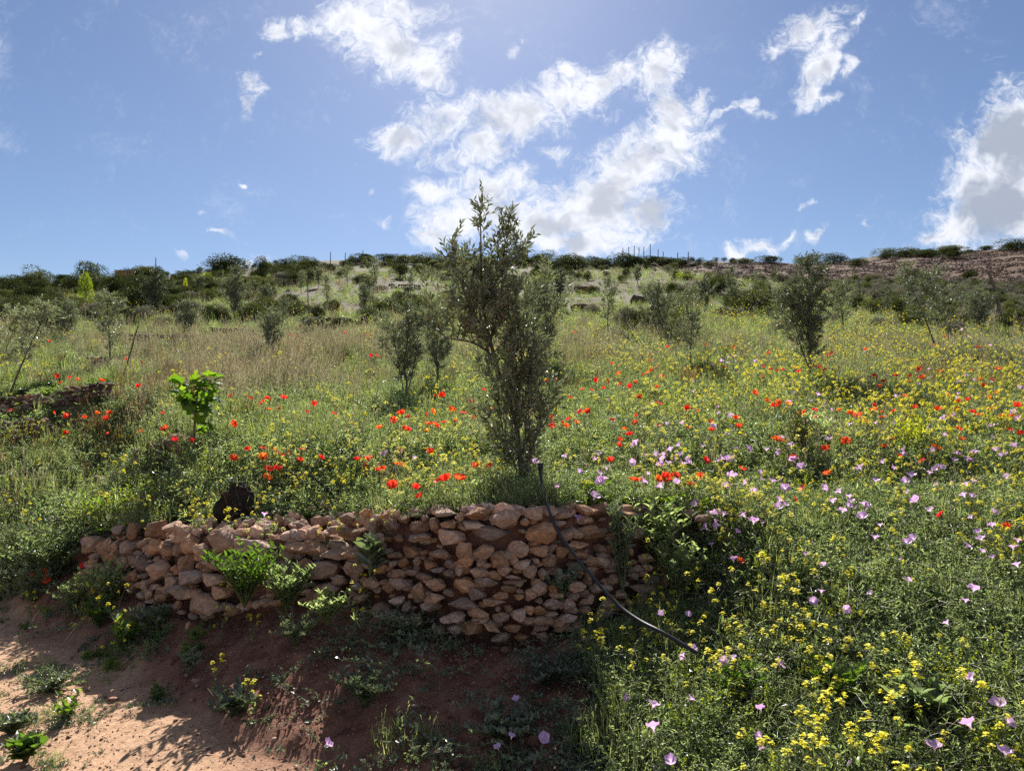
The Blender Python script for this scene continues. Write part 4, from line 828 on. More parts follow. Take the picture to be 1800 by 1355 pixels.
TR = [ # base px, base py, top py, variant, lean(about y), label, width factor
 (712,702,535,0,.10,'small dark round-crowned olive with a bare curved trunk just left of the tall sapling',.75,0),
 (1422,664,462,3,0,'dense dark olive with a pale trunk, the fullest tree on the right',.82,0),
 (1650,622,474,2,0,'pale leaning olive on two thin bare stems near the crooked post',1.,0),
 (1480,596,498,1,0,'round grey olive between the dense dark olive and the leaning two-stemmed one',1.,.4),
 (1722,592,508,0,0,'low pale sparkling olive just left of the crooked dark post',1.1,1.),
 (1070,590,492,1,0,'greyish olive standing alone just right of the tall sapling crown',.9,2.),
 (1160,594,500,0,0,'greyish olive of the middle pair, left and taller, right of the tall sapling',1.1,3.),
 (1216,655,512,1,-.12,'thin dark olive leaning left over a deep green tuft, right of centre',.6,4.),
 (1286,548,472,1,0,'slim olive high on the slope beneath the left end of the ploughed strip',.7,5.),
 (1240,550,490,0,0,'small blurry olive behind the middle pair, near the slim one',.9,2.2),
 (190,652,520,1,0,'grey leafed olive on a thin stem beside the slanting stake',.9,1.5),
 (12,700,540,2,.5,'spreading grey olive cut by the left edge of the view',1.1,3.3),
 (412,564,474,3,0,'round full olive high on the left slope above the bare earth hump',.75,.5),
 (497,586,522,1,0,'narrow blue-grey olive right of the round full one',.8,2.8),
 (574,545,486,1,0,'narrow olive above the poppy terrace wall',.8,.2),
 (476,628,542,0,0,'pale bushy olive standing at the top of the dry grass',1.,1.1),
 (657,520,456,1,0,'upright olive near the crest left of the tall sapling',.9,2.),
 (640,545,500,0,0,'small round olive below the upright crest olive',.9,4.),
 (722,520,474,1,0,'small olive near the crest right of the black round bush',.7,3.),
 (768,680,528,0,.02,'soft grey olive directly behind the left side of the tall sapling',.75,1.),
 (960,648,478,0,-.04,'grey olive directly behind the right side of the tall sapling',.85,2.),
 (905,560,490,1,0,'distant olive partly hidden behind the tall sapling',.9,0),
 (985,545,476,3,0,'distant bushy olive right behind the tall sapling tip branch',.6,0),
 (272,560,478,3,0,'large dark dense olive-like tree on the left slope under the water tanks',.8,.8),
 (350,520,482,0,0,'small olive in the scrub below the bright lime shrub',1.,.9),
 (1330,520,478,1,0,'faint small olive in tall grass left of the dense dark olive',.8,.9),
 (560,505,470,0,0,'tiny olive on the upper left slope above the narrow olive',1.,.9),
 (800,540,492,1,0,'distant olive peeping left of the tall sapling crown',1.,.9),
 (470,545,500,0,0,'pale olive tuft between the round full olive and the narrow blue-grey one',1.1,2.),
 (530,515,478,1,0,'small olive below the skyline bushes above the poppy terrace wall',1.,3.),
 (610,505,468,1,0,'small grey olive under the tallest left skyline post',.9,1.),
 (330,590,530,0,0,'greyish olive above the thin dark terrace wall on the left slope',1.1,4.),
 (120,600,530,0,0,'faint grey olive behind the yellow flowers at the far left',1.,5.),
 (680,600,552,1,0,'soft small olive above the dry grass, left of the small bent one',.9,.4),
 (540,600,556,0,0,'low olive tuft on the left end of the poppy terrace wall',1.,.4),
 (1120,500,466,0,0,'tiny grey olive under the crest bushes right of centre',1.,.4),
 (1375,560,505,0,0,'grey olive almost touching the left side of the dense dark olive',.9,2.4),
 (1560,560,505,1,0,'faint grey olive left of the two-stemmed leaning one',.9,1.4)]
for px, py, top, v, rz_, lb, wf, zr in TR:
    x, y, z = hit(px, py, .05, 5.2)
    d = pixdir(px, top); H_ = CAMZ+d[2]/d[1]*y-z
    e = empty('olive_tree', (x, y, z), lb, 'olive tree', gr, 0); e.rotation_euler = (0, 0, zr if v != 2 else 0); s_ = H_/2.05
    e.scale = (s_*max(wf, .8)*1.45, s_*max(wf, .8)*1.3, s_*1.03)
    if v == 2 and px < 100: e.rotation_euler = (0, 0, math.pi)
    a = part('trunk', OL[v][0], e); c = part('crown', OL[v][1], e)

# the fig sapling
def fig_leaf_mesh(seed, m='fig'):
    r = np.random.default_rng(seed); b = MB(); pr = []
    lob = [(-130, .5), (-62, .85), (0, 1.), (62, .85), (130, .5)]
    for i_, (a, L) in enumerate(lob):
        for da, f in ((-15, .72), (0, 1.), (15, .72)): pr.append((a+da, L*f))
        if i_ < 4: pr.append(((a+lob[i_+1][0])/2, .5))
    pr.append((180, .12))
    V = [(0, 0, 0)]+[(math.sin(R(a))*L*.52, math.cos(R(a))*L*.62+.25, .10*L*L*-1+.04*math.sin(a)) for a, L in pr]; V[0] = (0, .25, .06)
    n = len(pr); b.add(V, [(0, k+1, (k+1) % n+1) for k in range(n)])
    b.sticks([(0, -.28, -.02)], [(0, .3, .05)], .012); return b.mesh('fig_leaf', m)
FL = [fig_leaf_mesh(i) for i in range(2)]
x, y, z = hit(341, 792, .1, 4.6); k = y/F
e = empty('fig_tree', (x, y, z), 'small fig sapling with large bright backlit lobed leaves in the meadow', 'fig tree')
Hf = 140*k+.1; b = MB(); tr_ = np.array([(0, 0, -.05), (.0, 0, Hf*.3), (.01, 0, Hf*.55), (.03, 0, Hf*.8)]); b.tube(tr_, [.012, .011, .009, .005], 7)
ends = []
for a, hh, L in ((0, .55, .24), (2.6, .5, .24), (1.2, .6, .24), (4.3, .62, .22), (5.4, .7, .22), (3.2, .68, .24), (.4, .74, .28), (0.1, .3, .3)):
    p = np.array([0, 0, Hf*hh]); q1 = p+np.array([math.cos(a)*L*.55, math.sin(a)*L*.4, L*.45]); b.tube([p, (p+q1)/2+[0, 0, -.01], q1], [.006, .005, .003], 5); ends.append((p, q1))
part('trunk', b.mesh('fig_trunk', 'bark', True), e)
for q in range(76):
    if q < 68:
        p, q1 = ends[q % 7]; f = U(.4, 1.15); c = p*(1-f)+q1*f+rng.normal(size=3)*.03
    else: p, q1 = ends[7]; c = p+(q1-p)*U(.3, 1.)+rng.normal(size=3)*.03
    out_ = nrm(np.array([c[0], c[1], 0])+rng.normal(size=3)*.25); D = Vector(nrm(out_*1.+np.array([0, 0, U(-.8, .3) if c[2] < Hf*.8 else U(-.1, .9)]))); Zn = Vector((0, 0, 1)); X_ = D.cross(Zn).normalized(); Z_ = X_.cross(D)
    Mx = Matrix((X_, D, Z_)).transposed().to_4x4(); s_ = U(.14, .205); o = obj('leaf', FL[q % 2], e); o.matrix_local = Matrix.Translation(Vector(c)) @ Mx @ Matrix.Diagonal((s_, s_, s_, 1))

# ------------------------------------------------------------------ shrubs
def shrub_mesh(name, seed, n, leaf, m, stems=True, lob=7, sx=.5, h=1., tpl='rhomb', wr=.4, upd=.3):
    r = np.random.default_rng(seed); b = MB(); c = np.stack([r.uniform(-.28, .28, lob), r.uniform(-.28, .28, lob), r.uniform(.25, .66, lob)*h], 1); c[0] = (0, 0, .45*h)
    rad = r.uniform(.20, .34, lob); k = r.integers(0, lob, n); d = nrm(r.normal(size=(n, 3))+[0, 0, .15]); rr = rad[k]*r.uniform(.62, 1.06, n)
    P = c[k]+d*rr[:, None]*np.array([1, 1, .9*h]); P[:, 2] = np.maximum(P[:, 2], .0)
    b.leaves(P, nrm(d+r.normal(size=(n, 3))*.6+[0, 0, upd]), r.normal(size=(n, 3))+[0, 0, .6], leaf*r.uniform(.6, 1.3, n), leaf*wr, tpl, 0)
    if stems: b.sticks(np.zeros((lob, 3)), c, .012, 1)
    return b.mesh(name, [m, 'bark'])
SH = [shrub_mesh('shrub', 300+i, 3400, .055, 'scrub', lob=9) for i in range(4)]
SM = [shrub_mesh('shrub', 310+i, 3000, .06, 'scrub2', lob=9) for i in range(3)]
SL = [shrub_mesh('lavender', 320+i, 1500, .11, 'lav', True, 6, h=.7, tpl='rhomb', wr=.12, upd=.9) for i in range(3)]
SLM = [shrub_mesh('lime_shrub', 330+i, 900, .09, 'lime', True, 6, upd=.6) for i in range(2)]
SC = [shrub_mesh('cypress_shrub', 340, 3000, .05, 'scrub', True, 8, h=1.)]
SHR = []
def shrub(px, pyb, wpx, hpx, kind, desc=None, ymin=6, group='shrubs over the hillside', name='shrub', sink=.06):
    x, y, z = hit(px, pyb, .0, ymin); k = y/F; w, h = wpx*k, hpx*k; L = {'d': SH, 'm': SM, 'l': SL, 'y': SLM, 'c': SC}[kind]
    o = obj(name, L[rng.integers(len(L))], loc=(x, y, z-h*sink), rot=(0, 0, U(0, 6.28)), scl=(w*1.15, w*1.15, h*1.12)); o['category'] = 'shrub'
    if group: o['group'] = group
    if desc: o['label'] = desc
    SHR.append((o, px, pyb-hpx/2, kind, desc)); return o
D_ = [(90,592,72,84,'d','large dark green round juniper bush at the far left of the hillside'),(253,556,60,76,'d','big dark conical bush left of centre under the water tanks'),(300,552,48,34,'d','low black-green bush beside the big dark conical bush'),
 (48,512,60,34,'m','sunlit olive-green bush at the left end of the skyline'),(10,515,50,30,'m','bush on the skyline touching the left edge'),(75,500,26,16,'d',None),(105,505,34,28,'d',None),(140,498,22,36,'d','narrow upright dark bush standing up from the left skyline'),(165,494,36,34,'d','dark spiky bush left of the orange water tank'),(192,492,26,20,'d',None),(285,482,30,26,'d',None),(300,475,24,16,'d',None),
 (400,482,80,40,'d','broad dark bush hump on the skyline right of the water tanks'),(362,472,38,24,'d',None),(330,478,26,18,'d',None),(462,494,32,48,'c','dark pointed cypress-like bush near the skyline'),(497,490,36,34,'d','dark rounded bush right of the pointed one'),(535,474,40,26,'m',None),(583,482,28,20,'d','small black bush on the bright slope under the skyline posts'),
 (560,456,50,10,'d',None),(610,456,60,10,'d',None),(640,460,34,18,'d',None),(684,462,50,20,'d','dark bush hump on the skyline left of the tall olive'),(702,490,34,30,'d','black round bush on grass below the skyline hump'),(730,462,40,16,'m',None),(765,470,50,24,'d',None),(810,465,40,20,'m',None),(925,466,50,16,'d',None),(955,460,40,18,'m',None),(985,474,40,24,'d',None),
 (1012,476,58,32,'d','wide dark bush mass under the crest right of the tall olive'),(1045,470,40,22,'d',None),(1095,474,60,32,'d','dark bush below the thin crest posts, left of its twin'),(1118,476,34,32,'d','round dark bush beneath the sixth crest post'),(1150,466,40,20,'d',None),(1178,468,38,20,'d',None),(1205,458,24,10,'d',None),(1222,458,24,8,'d',None),
 (1248,470,22,16,'d','squarish dark bush at the tip of the ploughed strip'),(1294,461,36,10,'d',None),(1333,460,44,16,'m',None),(1355,464,38,18,'d','round dark bush on the ploughed edge, leftmost of the skyline row'),(1375,458,34,14,'m',None),(1418,466,32,20,'d','round dark bush second in the skyline row above the ploughed strip'),
 (1465,466,50,22,'d','long dark bush in the middle of the skyline row'),(1487,456,26,16,'d',None),(1507,470,28,22,'d','small black ball-shaped bush lowest in the skyline row'),(1528,452,36,14,'d',None),(1560,450,36,14,'m',None),(1558,456,26,12,'d',None),(1590,454,36,16,'d',None),(1600,448,30,12,'m',None),(1628,454,48,14,'d',None),(1645,446,34,10,'m',None),(1676,456,36,16,'d','rounded dark bush right in the skyline row, below the white cumulus'),(1670,446,52,16,'m',None),(1705,440,50,12,'m',None),(1735,438,50,14,'m',None),(1785,442,50,22,'d','big dark bush at the right end of the skyline'),(1770,434,60,12,'m',None),
 (1700,494,32,20,'d','lone dark bush in the grey scrub slope at the right'),(1786,586,70,44,'d','dark brownish bush behind the crooked post at the right edge'),(1550,582,50,34,'l','grey dead-looking bush lying by the bleached branch'),(1620,578,26,30,'d',None),
 (600,590,44,34,'d','dark leafy bush over the poppy terrace wall'),(655,570,46,32,'m','green mounded bush right of the poppy terrace wall'),(450,520,30,22,'d',None),(425,560,26,22,'d','dark bush beside the bare earth hump'),
 (155,545,24,70,'y','tall yellowish lime shrub on the left slope'),(362,496,26,20,'y','bright lime-yellow shrub in the dark scrub under the skyline'),(325,520,10,36,'y','slim lime-green sapling in the left scrub'),(1205,492,30,14,'y','flat lime-green shrub below the crest posts'),(950,508,40,32,'y','yellow-green bush high on the slope right of the tall olive'),
 (1488,716,130,62,'d','wide dark leafy bush at the foot of the dense dark olive'),(1232,668,70,36,'d','deep green tuft-like bush under the thin leaning olive'),(1210,600,50,30,'m',None),(1330,548,90,50,'m','soft green bush bank below the ploughed strip'),(1250,520,80,40,'m',None)]
for q in D_: shrub(q[0], q[1], q[2], q[3], q[4], q[5])
def fill(n, pxr, pyf, kinds, wr, hr, ymin=8):
    for _ in range(n):
        px = U(*pxr); a, b_ = pyf(px); py = a+(b_-a)*U(0, 1)**.9; s_ = U(.45, 1.4); shrub(px, py, wr*s_, hr*s_*U(.8, 1.3), kinds[rng.integers(len(kinds))], None, ymin)
sk = lambda px: float(np.interp(px, CR[:, 0], CR[:, 1]))
fill(70, (-20, 330), lambda p: (sk(p)+3, sk(p)+60), 'ddmdm', 34, 28)
fill(26, (300, 560), lambda p: (sk(p)+4, sk(p)+45), 'dmdml', 28, 20)
fill(34, (330, 800), lambda p: (sk(p)+10, sk(p)+75), 'dmldm', 24, 15)
fill(14, (560, 1000), lambda p: (sk(p)+4, sk(p)+16), 'dmd', 26, 14)
fill(16, (1000, 1240), lambda p: (sk(p)+3, sk(p)+12), 'dmd', 26, 14)
fill(12, (1300, 1800), lambda p: (sk(p)+1, sk(p)+6), 'mdm', 26, 9)
# grey scrub masses
x, y = wedge(9000, 18, 72, .6, .3, .98); x, y = keep(x, y, scrub_mask(x, y)*(1-field_mask(x, y))*sst(fbm2(x*.25, y*.25), -.35, 0)); n = len(x)
o = scatter('grey_scrub', SL+SL+SL+SM[:1], pts(x, y, -.05), U(0, 6.3, n), U(.3, .8, n), pick(SL+SL+SL+SM[:1], n)); o['label'] = 'low cushions of grey scrub covering the slope under the ploughed strip'
x, y = wedge(8500, 13, 80, .9, -.98, .98); px_ = x/y*1200+900
dd_ = sst(y, 16, 30)*(1-field_mask(x, y))*(1-scrub_mask(x, y))*bare(x, y)*(.32+.5*(px_ < 520)+.22*sst(y, 45, 60))*sst(fbm2(x*.2, y*.2), -.15, .12); x, y = keep(x, y, dd_); n = len(x)
o = scatter('hillside_scrub', SL+SM+SH[:2], pts(x, y, -.05), U(0, 6.3, n), U(.35, 1.0, n), pick(SL+SM+SH[:2], n)); o['label'] = 'low mixed scrub and lavender cushions dotting the upper hillside'

# leafy plants close by
def leafy_mesh(name, seed, n, h, spread, leaf, m, wr=.28, tpl='lance', nl=15):
    r = np.random.default_rng(seed); b = MB()
    for q in range(n):
        a = r.uniform(0, 6.283); o_ = np.array([math.cos(a), math.sin(a), 0])*spread*r.uniform(.2, 1); t = np.linspace(0, 1, 5)[:, None]; hh = h*r.uniform(.55, 1.05); P = t*o_+np.array([0, 0, 1])*hh*np.sin(t*1.4); P[0, 2] = -.02
        b.tube(P, [.004, .0035, .003, .0022, .0015], 4, 1, False)
        tt = np.linspace(.2, 1, nl); k = np.clip((tt*4).astype(int), 0, 3); f = (tt*4-k)[:, None]; pp = P[k]*(1-f)+P[k+1]*f
        az = np.arange(nl)*2.4; D = np.stack([np.cos(az), np.sin(az), .35+tt*.8], 1)+r.normal(size=(nl, 3))*.2
        b.leaves(pp, D, np.array([0, 0, 1.])+r.normal(size=(nl, 3))*.25, leaf*r.uniform(.7, 1.15, nl), leaf*wr, tpl, 0)
    return b.mesh(name, [m, 'stem'])
def leafy(px, py, wpx, hpx, label, m='lush', n=26, leaf=.07, wr=.28, y=None, seed=1, name='leafy_plant', cat='plant', hh=0., nl=15):
    if y is None: x, y, z = hit(px, py, hh, 1.8)
    else: d = pixdir(px, py); x = d[0]/d[1]*y; z = CAMZ+d[2]/d[1]*y
    k = y/F; return tag(obj(name, leafy_mesh(name, seed, n, hpx*k, wpx*k*.5, leaf, m, wr, nl=nl), loc=(x, y, z), rot=(0, 0, U(0, 6))), label, cat)
leafy(430, 1062, 150, 95, 'bright green leafy plant sprouting from the left part of the wall', n=34, leaf=.06, y=4.2, seed=401)
leafy(505, 1068, 110, 70, 'darker narrow-leaved plant joined to the right of the bright leafy plant', 'herb', 30, .05, y=4.22, seed=402)
leafy(575, 1092, 100, 50, 'low shaded leafy weed clump at the wall foot, right of the bright plant', 'herb', 22, .045, y=4.0, seed=403)
leafy(190, 935, 130, 75, 'leafy green bush hanging above the left end of the wall', 'lush', 34, .045, .4, y=5.75, seed=404)
leafy(100, 950, 130, 90, 'dull green leafy bush at the far left, behind the wall end', 'herb', 40, .05, .3, seed=405, hh=.05)
leafy(65, 1010, 110, 70, 'small-leaved green plant near the left path edge', 'herb', 34, .045, .3, seed=406, hh=.02)
leafy(215, 1148, 90, 60, 'low broad-leaved green plant at the path edge under the wall end', 'lush', 16, .07, .4, seed=407, nl=8)
leafy(410, 1262, 110, 40, 'dusty leafed rosette plant at the foot of the shaded bank', 'weed', 12, .08, .32, seed=408, nl=7)
leafy(45, 1338, 80, 34, 'glossy dark leafed weed at the bottom left corner of the path', 'lush', 12, .07, .5, seed=409, nl=7)
leafy(120, 1262, 90, 28, 'flat weed with a few shiny leaves on the path', 'lush', 10, .05, .5, seed=410, nl=6)
leafy(335, 1180, 46, 30, 'small feathery weed at the bank foot below the boulders', 'weed', 12, .04, .3, seed=411)
leafy(650, 1010, 70, 60, 'drooping dark broad leaves hanging over the wall, left of the bulge', 'weed', 9, .12, .5, y=4.15, seed=412, nl=5)
leafy(1155, 1000, 130, 110, 'dark bushy weeds covering the right end of the wall', 'herb', 44, .055, .45, y=4.42, seed=413)
leafy(1190, 1060, 110, 110, 'deep green weeds hanging at the right foot of the wall', 'herb', 40, .05, .4, y=4.25, seed=414)
leafy(1095, 1040, 70, 150, 'tall dark weeds growing up the wall right of the hose', 'weed', 18, .06, .3, y=4.2, seed=415)
leafy(985, 1055, 80, 50, 'round-leaved creeper patch on the wall face left of the hose', 'weed', 20, .05, .6, y=4.0, seed=416, nl=8)
leafy(880, 905, 150, 60, 'dark leafy weeds around the foot of the tall olive sapling', 'herb', 40, .05, .35, y=4.6, seed=417)
leafy(1165, 925, 90, 50, 'trailing green leaves spilling over the wall top at its right end', 'lush', 26, .045, .5, y=4.6, seed=418)
leafy(1045, 890, 60, 40, 'bright broad leaves on the wall top right of the hose', 'lush', 12, .06, .5, y=4.5, seed=419, nl=8)
leafy(1605, 800, 100, 80, 'yellow-green leafy bush glowing among the poppies on the right', 'lime', 26, .06, .2, seed=420, hh=.1)
leafy(1440, 770, 80, 60, 'bushy green plant beside the dark upright weeds', 'herb', 26, .05, .3, seed=421, hh=.1)
leafy(1412, 800, 60, 90, 'dark upright narrow-leaved weed standing in the poppies', 'scrub2', 18, .09, .12, seed=422, hh=.1)
leafy(1300, 1235, 90, 70, 'pale green leafy weed low on the right slope', 'lush', 16, .06, .3, seed=423, hh=.05)
leafy(1470, 1230, 100, 70, 'leafy weed patch on the lower right slope with lime leaves', 'lush', 16, .07, .45, seed=424, hh=.05)
leafy(1620, 1270, 120, 80, 'deep green weed clump in the lower right', 'herb', 24, .08, .35, seed=425, hh=.05)
def reeds(px, py, hpx, n, spread, label, w=.012, m='grass', lean=(.0, .0), y=None, tube=False):
    x, y, z = hit(px, py, .12, 1.8); k = y/F; b = MB(); h = hpx*k
    for q in range(n):
        p = np.array([U(-spread, spread)*k, U(-.06, .06), -.15]); tip = p+np.array([lean[0]*h+U(-.05, .05), U(-.05, .05), h*U(.75, 1.05)+.15])
        mid = (p+tip)/2+np.array([lean[1]*h*U(.6, 1.4), 0, .05*h])
        P = catm(np.array([p, mid, tip]), np.linspace(0, 2, 9))
        if tube: b.tube(P, np.linspace(.0035, .0018, 9), 4)
        else:
            X_ = np.array([1, .2, 0])*w*.5; wv = np.sin(np.linspace(.5, math.pi, 9))[:, None]; L_, R_ = P-X_*wv, P+X_*wv; V = np.empty((18, 3)); V[0::2] = L_; V[1::2] = R_
            b.add(V, [f for j in range(8) for f in ((2*j, 2*j+1, 2*j+3), (2*j, 2*j+3, 2*j+2))])
    return tag(obj('tall_grass', b.mesh('tall_grass', m)), label, 'grass plant')
reeds(1785, 1020, 260, 7, 26, 'tall dark thin stems rising at the right edge of the slope', m='stem', lean=(-.16, -.02), tube=True)
reeds(1762, 1180, 150, 3, 14, 'broad arching bright grass blades at the right edge', .02, 'lush', (.12, -.2))
reeds(1790, 1110, 110, 2, 10, 'upright broad yellow-green grass blade at the right edge', .022, 'lime', (0, 0))
reeds(1470, 960, 120, 3, 8, 'thin dark upright stems in the middle of the right slope', m='stem', tube=True)
reeds(1400, 760, 60, 9, 16, 'dark narrow grass clump in front of the dense dark olive', .008, 'scrub2', (0, 0))
reeds(548, 850, 110, 5, 30, 'thin green stalks rising left of the poppies near the wall', m='stem', tube=True)
reeds(255, 800, 90, 12, 34, 'grey-green tall stems left of the fig sapling', m='stem', tube=True, lean=(.15, 0))
reeds(1090, 1060, 190, 5, 8, 'long dark grass blades in front of the wall beside the hose', .01, 'weed', (0, 0))

leafy(30, 985, 120, 80, 'dense grey-green bushy weeds at the left edge above the path', 'weed', 46, .04, .3, seed=430, hh=.05)
leafy(130, 1075, 90, 60, 'tangled green weeds at the path edge under the small poppies', 'herb', 30, .04, .3, seed=431, hh=.0)
leafy(60, 1050, 90, 50, 'low grey-green weeds spilling onto the path at the left', 'weed', 30, .035, .35, seed=432, hh=.0)
leafy(175, 1105, 80, 50, 'small yellowish-green weeds between the path and the boulders', 'lush', 20, .045, .3, seed=433, hh=.0)
leafy(520, 1120, 120, 46, 'feathery grey-green weed mat hanging over the bank under the wall', 'weed', 34, .03, .25, seed=434, hh=.03)

leafy(95, 1020, 140, 90, 'thick tangled green weeds between the left edge and the boulders', 'herb', 60, .045, .28, seed=440, hh=.0)
leafy(190, 1060, 110, 70, 'leafy green weeds at the foot of the leftmost boulders', 'herb', 44, .045, .3, seed=441, hh=.0)
leafy(20, 1040, 90, 60, 'grey-green feathery weeds touching the left edge just above the path', 'weed', 46, .035, .28, seed=442, hh=.0)
leafy(265, 1120, 90, 50, 'dusty green weeds on the bank below the boulders', 'weed', 26, .04, .3, seed=443, hh=.0)

leafy(700, 1120, 120, 36, 'low grey-green creeper patch under the left side of the wall bulge', 'weed', 34, .032, .35, seed=450, hh=.0)
leafy(960, 1200, 150, 40, 'spreading bluish-green weed patch on the bank under the hose', 'weed', 44, .034, .35, seed=451, hh=.0)
leafy(640, 1240, 150, 50, 'pale leafy creeper running down the left of the shaded bank', 'weed', 40, .034, .35, seed=452, hh=.0)
leafy(880, 1300, 150, 50, 'dark teal weed patch among the lowest pink flowers of the bank', 'weed', 44, .034, .35, seed=453, hh=.0)

leafy(90, 1215, 120, 26, 'flat sprawling grey-green weed in the middle of the path edge patch', 'weed', 30, .035, .4, seed=460, hh=.0)
leafy(20, 1290, 90, 30, 'low greyish weed at the left border of the path', 'weed', 26, .035, .4, seed=461, hh=.0)

# ------------------------------------------------------------------ flowers as individuals
def poppy_bl(seed, m='poppy', open_=.5):
    r = np.random.default_rng(seed); b = MB(); n = 5
    for p in range(n):
        a = p*6.283/n+r.uniform(-.2, .2); ca, sa = math.cos(a), math.sin(a); V = []
        for i_ in range(4):
            t = i_/3
            for j in range(5):
                s_ = (j-2)/2; w = .030*math.sin(t*2.2+.15)*s_; rad = .036*t; zz_ = .022*(t**1.6)*(2*open_)+.004*math.sin(s_*5+p)*t+r.normal()*.0012
                V.append((ca*rad-sa*w, sa*rad+ca*w, zz_))
        b.add(V, [f for i_ in range(3) for j in range(4) for f in ((i_*5+j, i_*5+j+1, i_*5+j+6), (i_*5+j, i_*5+j+6, i_*5+j+5))], 0)
    b.tube([(0, 0, 0), (0, 0, .009), (0, 0, .012)], [.006, .0075, .003], 6, 1); return b.mesh('poppy_blossom', [m, 'black'], True)
def bindweed_bl(seed, closed=False):
    r = np.random.default_rng(seed); b = MB(); n = 15; pr = [(0, .0025), (.012, .004), (.022, .009), (.030, .018), (.035, .029)] if not closed else [(0, .002), (.015, .005), (.03, .006), (.04, .003), (.045, .001)]
    V = []; k = len(pr)
    for i_, (z_, rd) in enumerate(pr):
        for j in range(n):
            a = j*6.283/n; q = 1+.09*(i_/4)**2*math.cos(5*a+.4); V.append((rd*q*math.cos(a), rd*q*math.sin(a), z_+.004*(i_/4)**2*math.cos(5*a+.4)+r.normal()*.0006))
    Fc = [f for i_ in range(k-1) for j in range(n) for f in ((i_*n+j, i_*n+(j+1) % n, (i_+1)*n+(j+1) % n), (i_*n+j, (i_+1)*n+(j+1) % n, (i_+1)*n+j))]
    b.add(V, Fc[:2*n*2], 1); b.n -= 0; b2 = np.array(Fc[2*n*2:]); b.F.append(b2); b.M.append(np.zeros(len(b2), int)); return b.mesh('bindweed_blossom', ['pink', 'pinkc'], True)
def stalk(h, w=.0014, lf=5):
    b = MB(); P = np.array([(0, 0, -h), (.01, 0, -h*.6), (-.006, .004, -h*.25), (0, 0, 0)]); b.tube(P, [w*1.2, w, w, w], 4)
    if lf: b.leaves(P[0]*(1-.0)+np.array([0, 0, 1])*U(.0, h*.5, (lf, 1)), rdir(lf, .5), rdir(lf, .8), .05, .014, 'lance', 1)
    return b.mesh('flower_stem', ['stem', 'herb'])
POP = [poppy_bl(500+i, 'poppy', o_) for i, o_ in enumerate((.35, .5, .7, .9))]; POPO = [poppy_bl(510, 'orange', .4), poppy_bl(511, 'orange', .7)]
BIN = [bindweed_bl(520+i) for i in range(3)]; BINC = [bindweed_bl(530, True)]
ST = {h: stalk(h) for h in (.1, .2, .34, .5)}
def stem_for(h): return ST[min((k for k in ST if k >= h-.001), default=.5)]
FLW = []
def flower(kind, px, py, h=None, loc=None):
    if loc is None:
        h0 = .16
        x, y, z = hit(px, py, h0, 1.8); h = float(np.interp(y, [2, 4.2, 5, 6.5, 9, 40], [.25, .22, .18, .25, .32, .4]))
        if x < .45 and y < ip(Y1, x): h = .10
        if kind == 'bindweed' and y > 4.4: h *= .9
        x, y, z = hit(px, py, h, 1.8)
    else: x, y, z, h = loc; px, py = proj(x, y, z+h)
    d = pixdir(px, py); zz_ = z+h
    big = (.95 if kind == 'poppy' else 1.15 if y > 4.2 else .92)
    s_ = big*U(.6, 1.08)*(1 if y < 10 else 1+.02*(y-10))
    o = obj(kind if kind == 'poppy' else 'bindweed_flower', stem_for(h), loc=(x, y, zz_), rot=(0, 0, U(0, 6.28)))
    if kind == 'poppy': bl = POPO[rng.integers(2)] if U(0, 1) < .16 else POP[rng.integers(4)]; tl = .55
    else: bl = BINC[0] if U(0, 1) < .07 else BIN[rng.integers(3)]; tl = .5
    c = part('blossom', bl, o, rot=(rng.normal()*tl+.0, rng.normal()*tl, U(0, 6.28)), scl=s_)
    FLW.append((o, kind, px, py, 'orange' if kind == 'poppy' and bl in POPO else 'closed' if bl in BINC else '')); return o
def zl(ox, oy, s): return [(ox+a/3, oy+b_/3) for a, b_ in s]
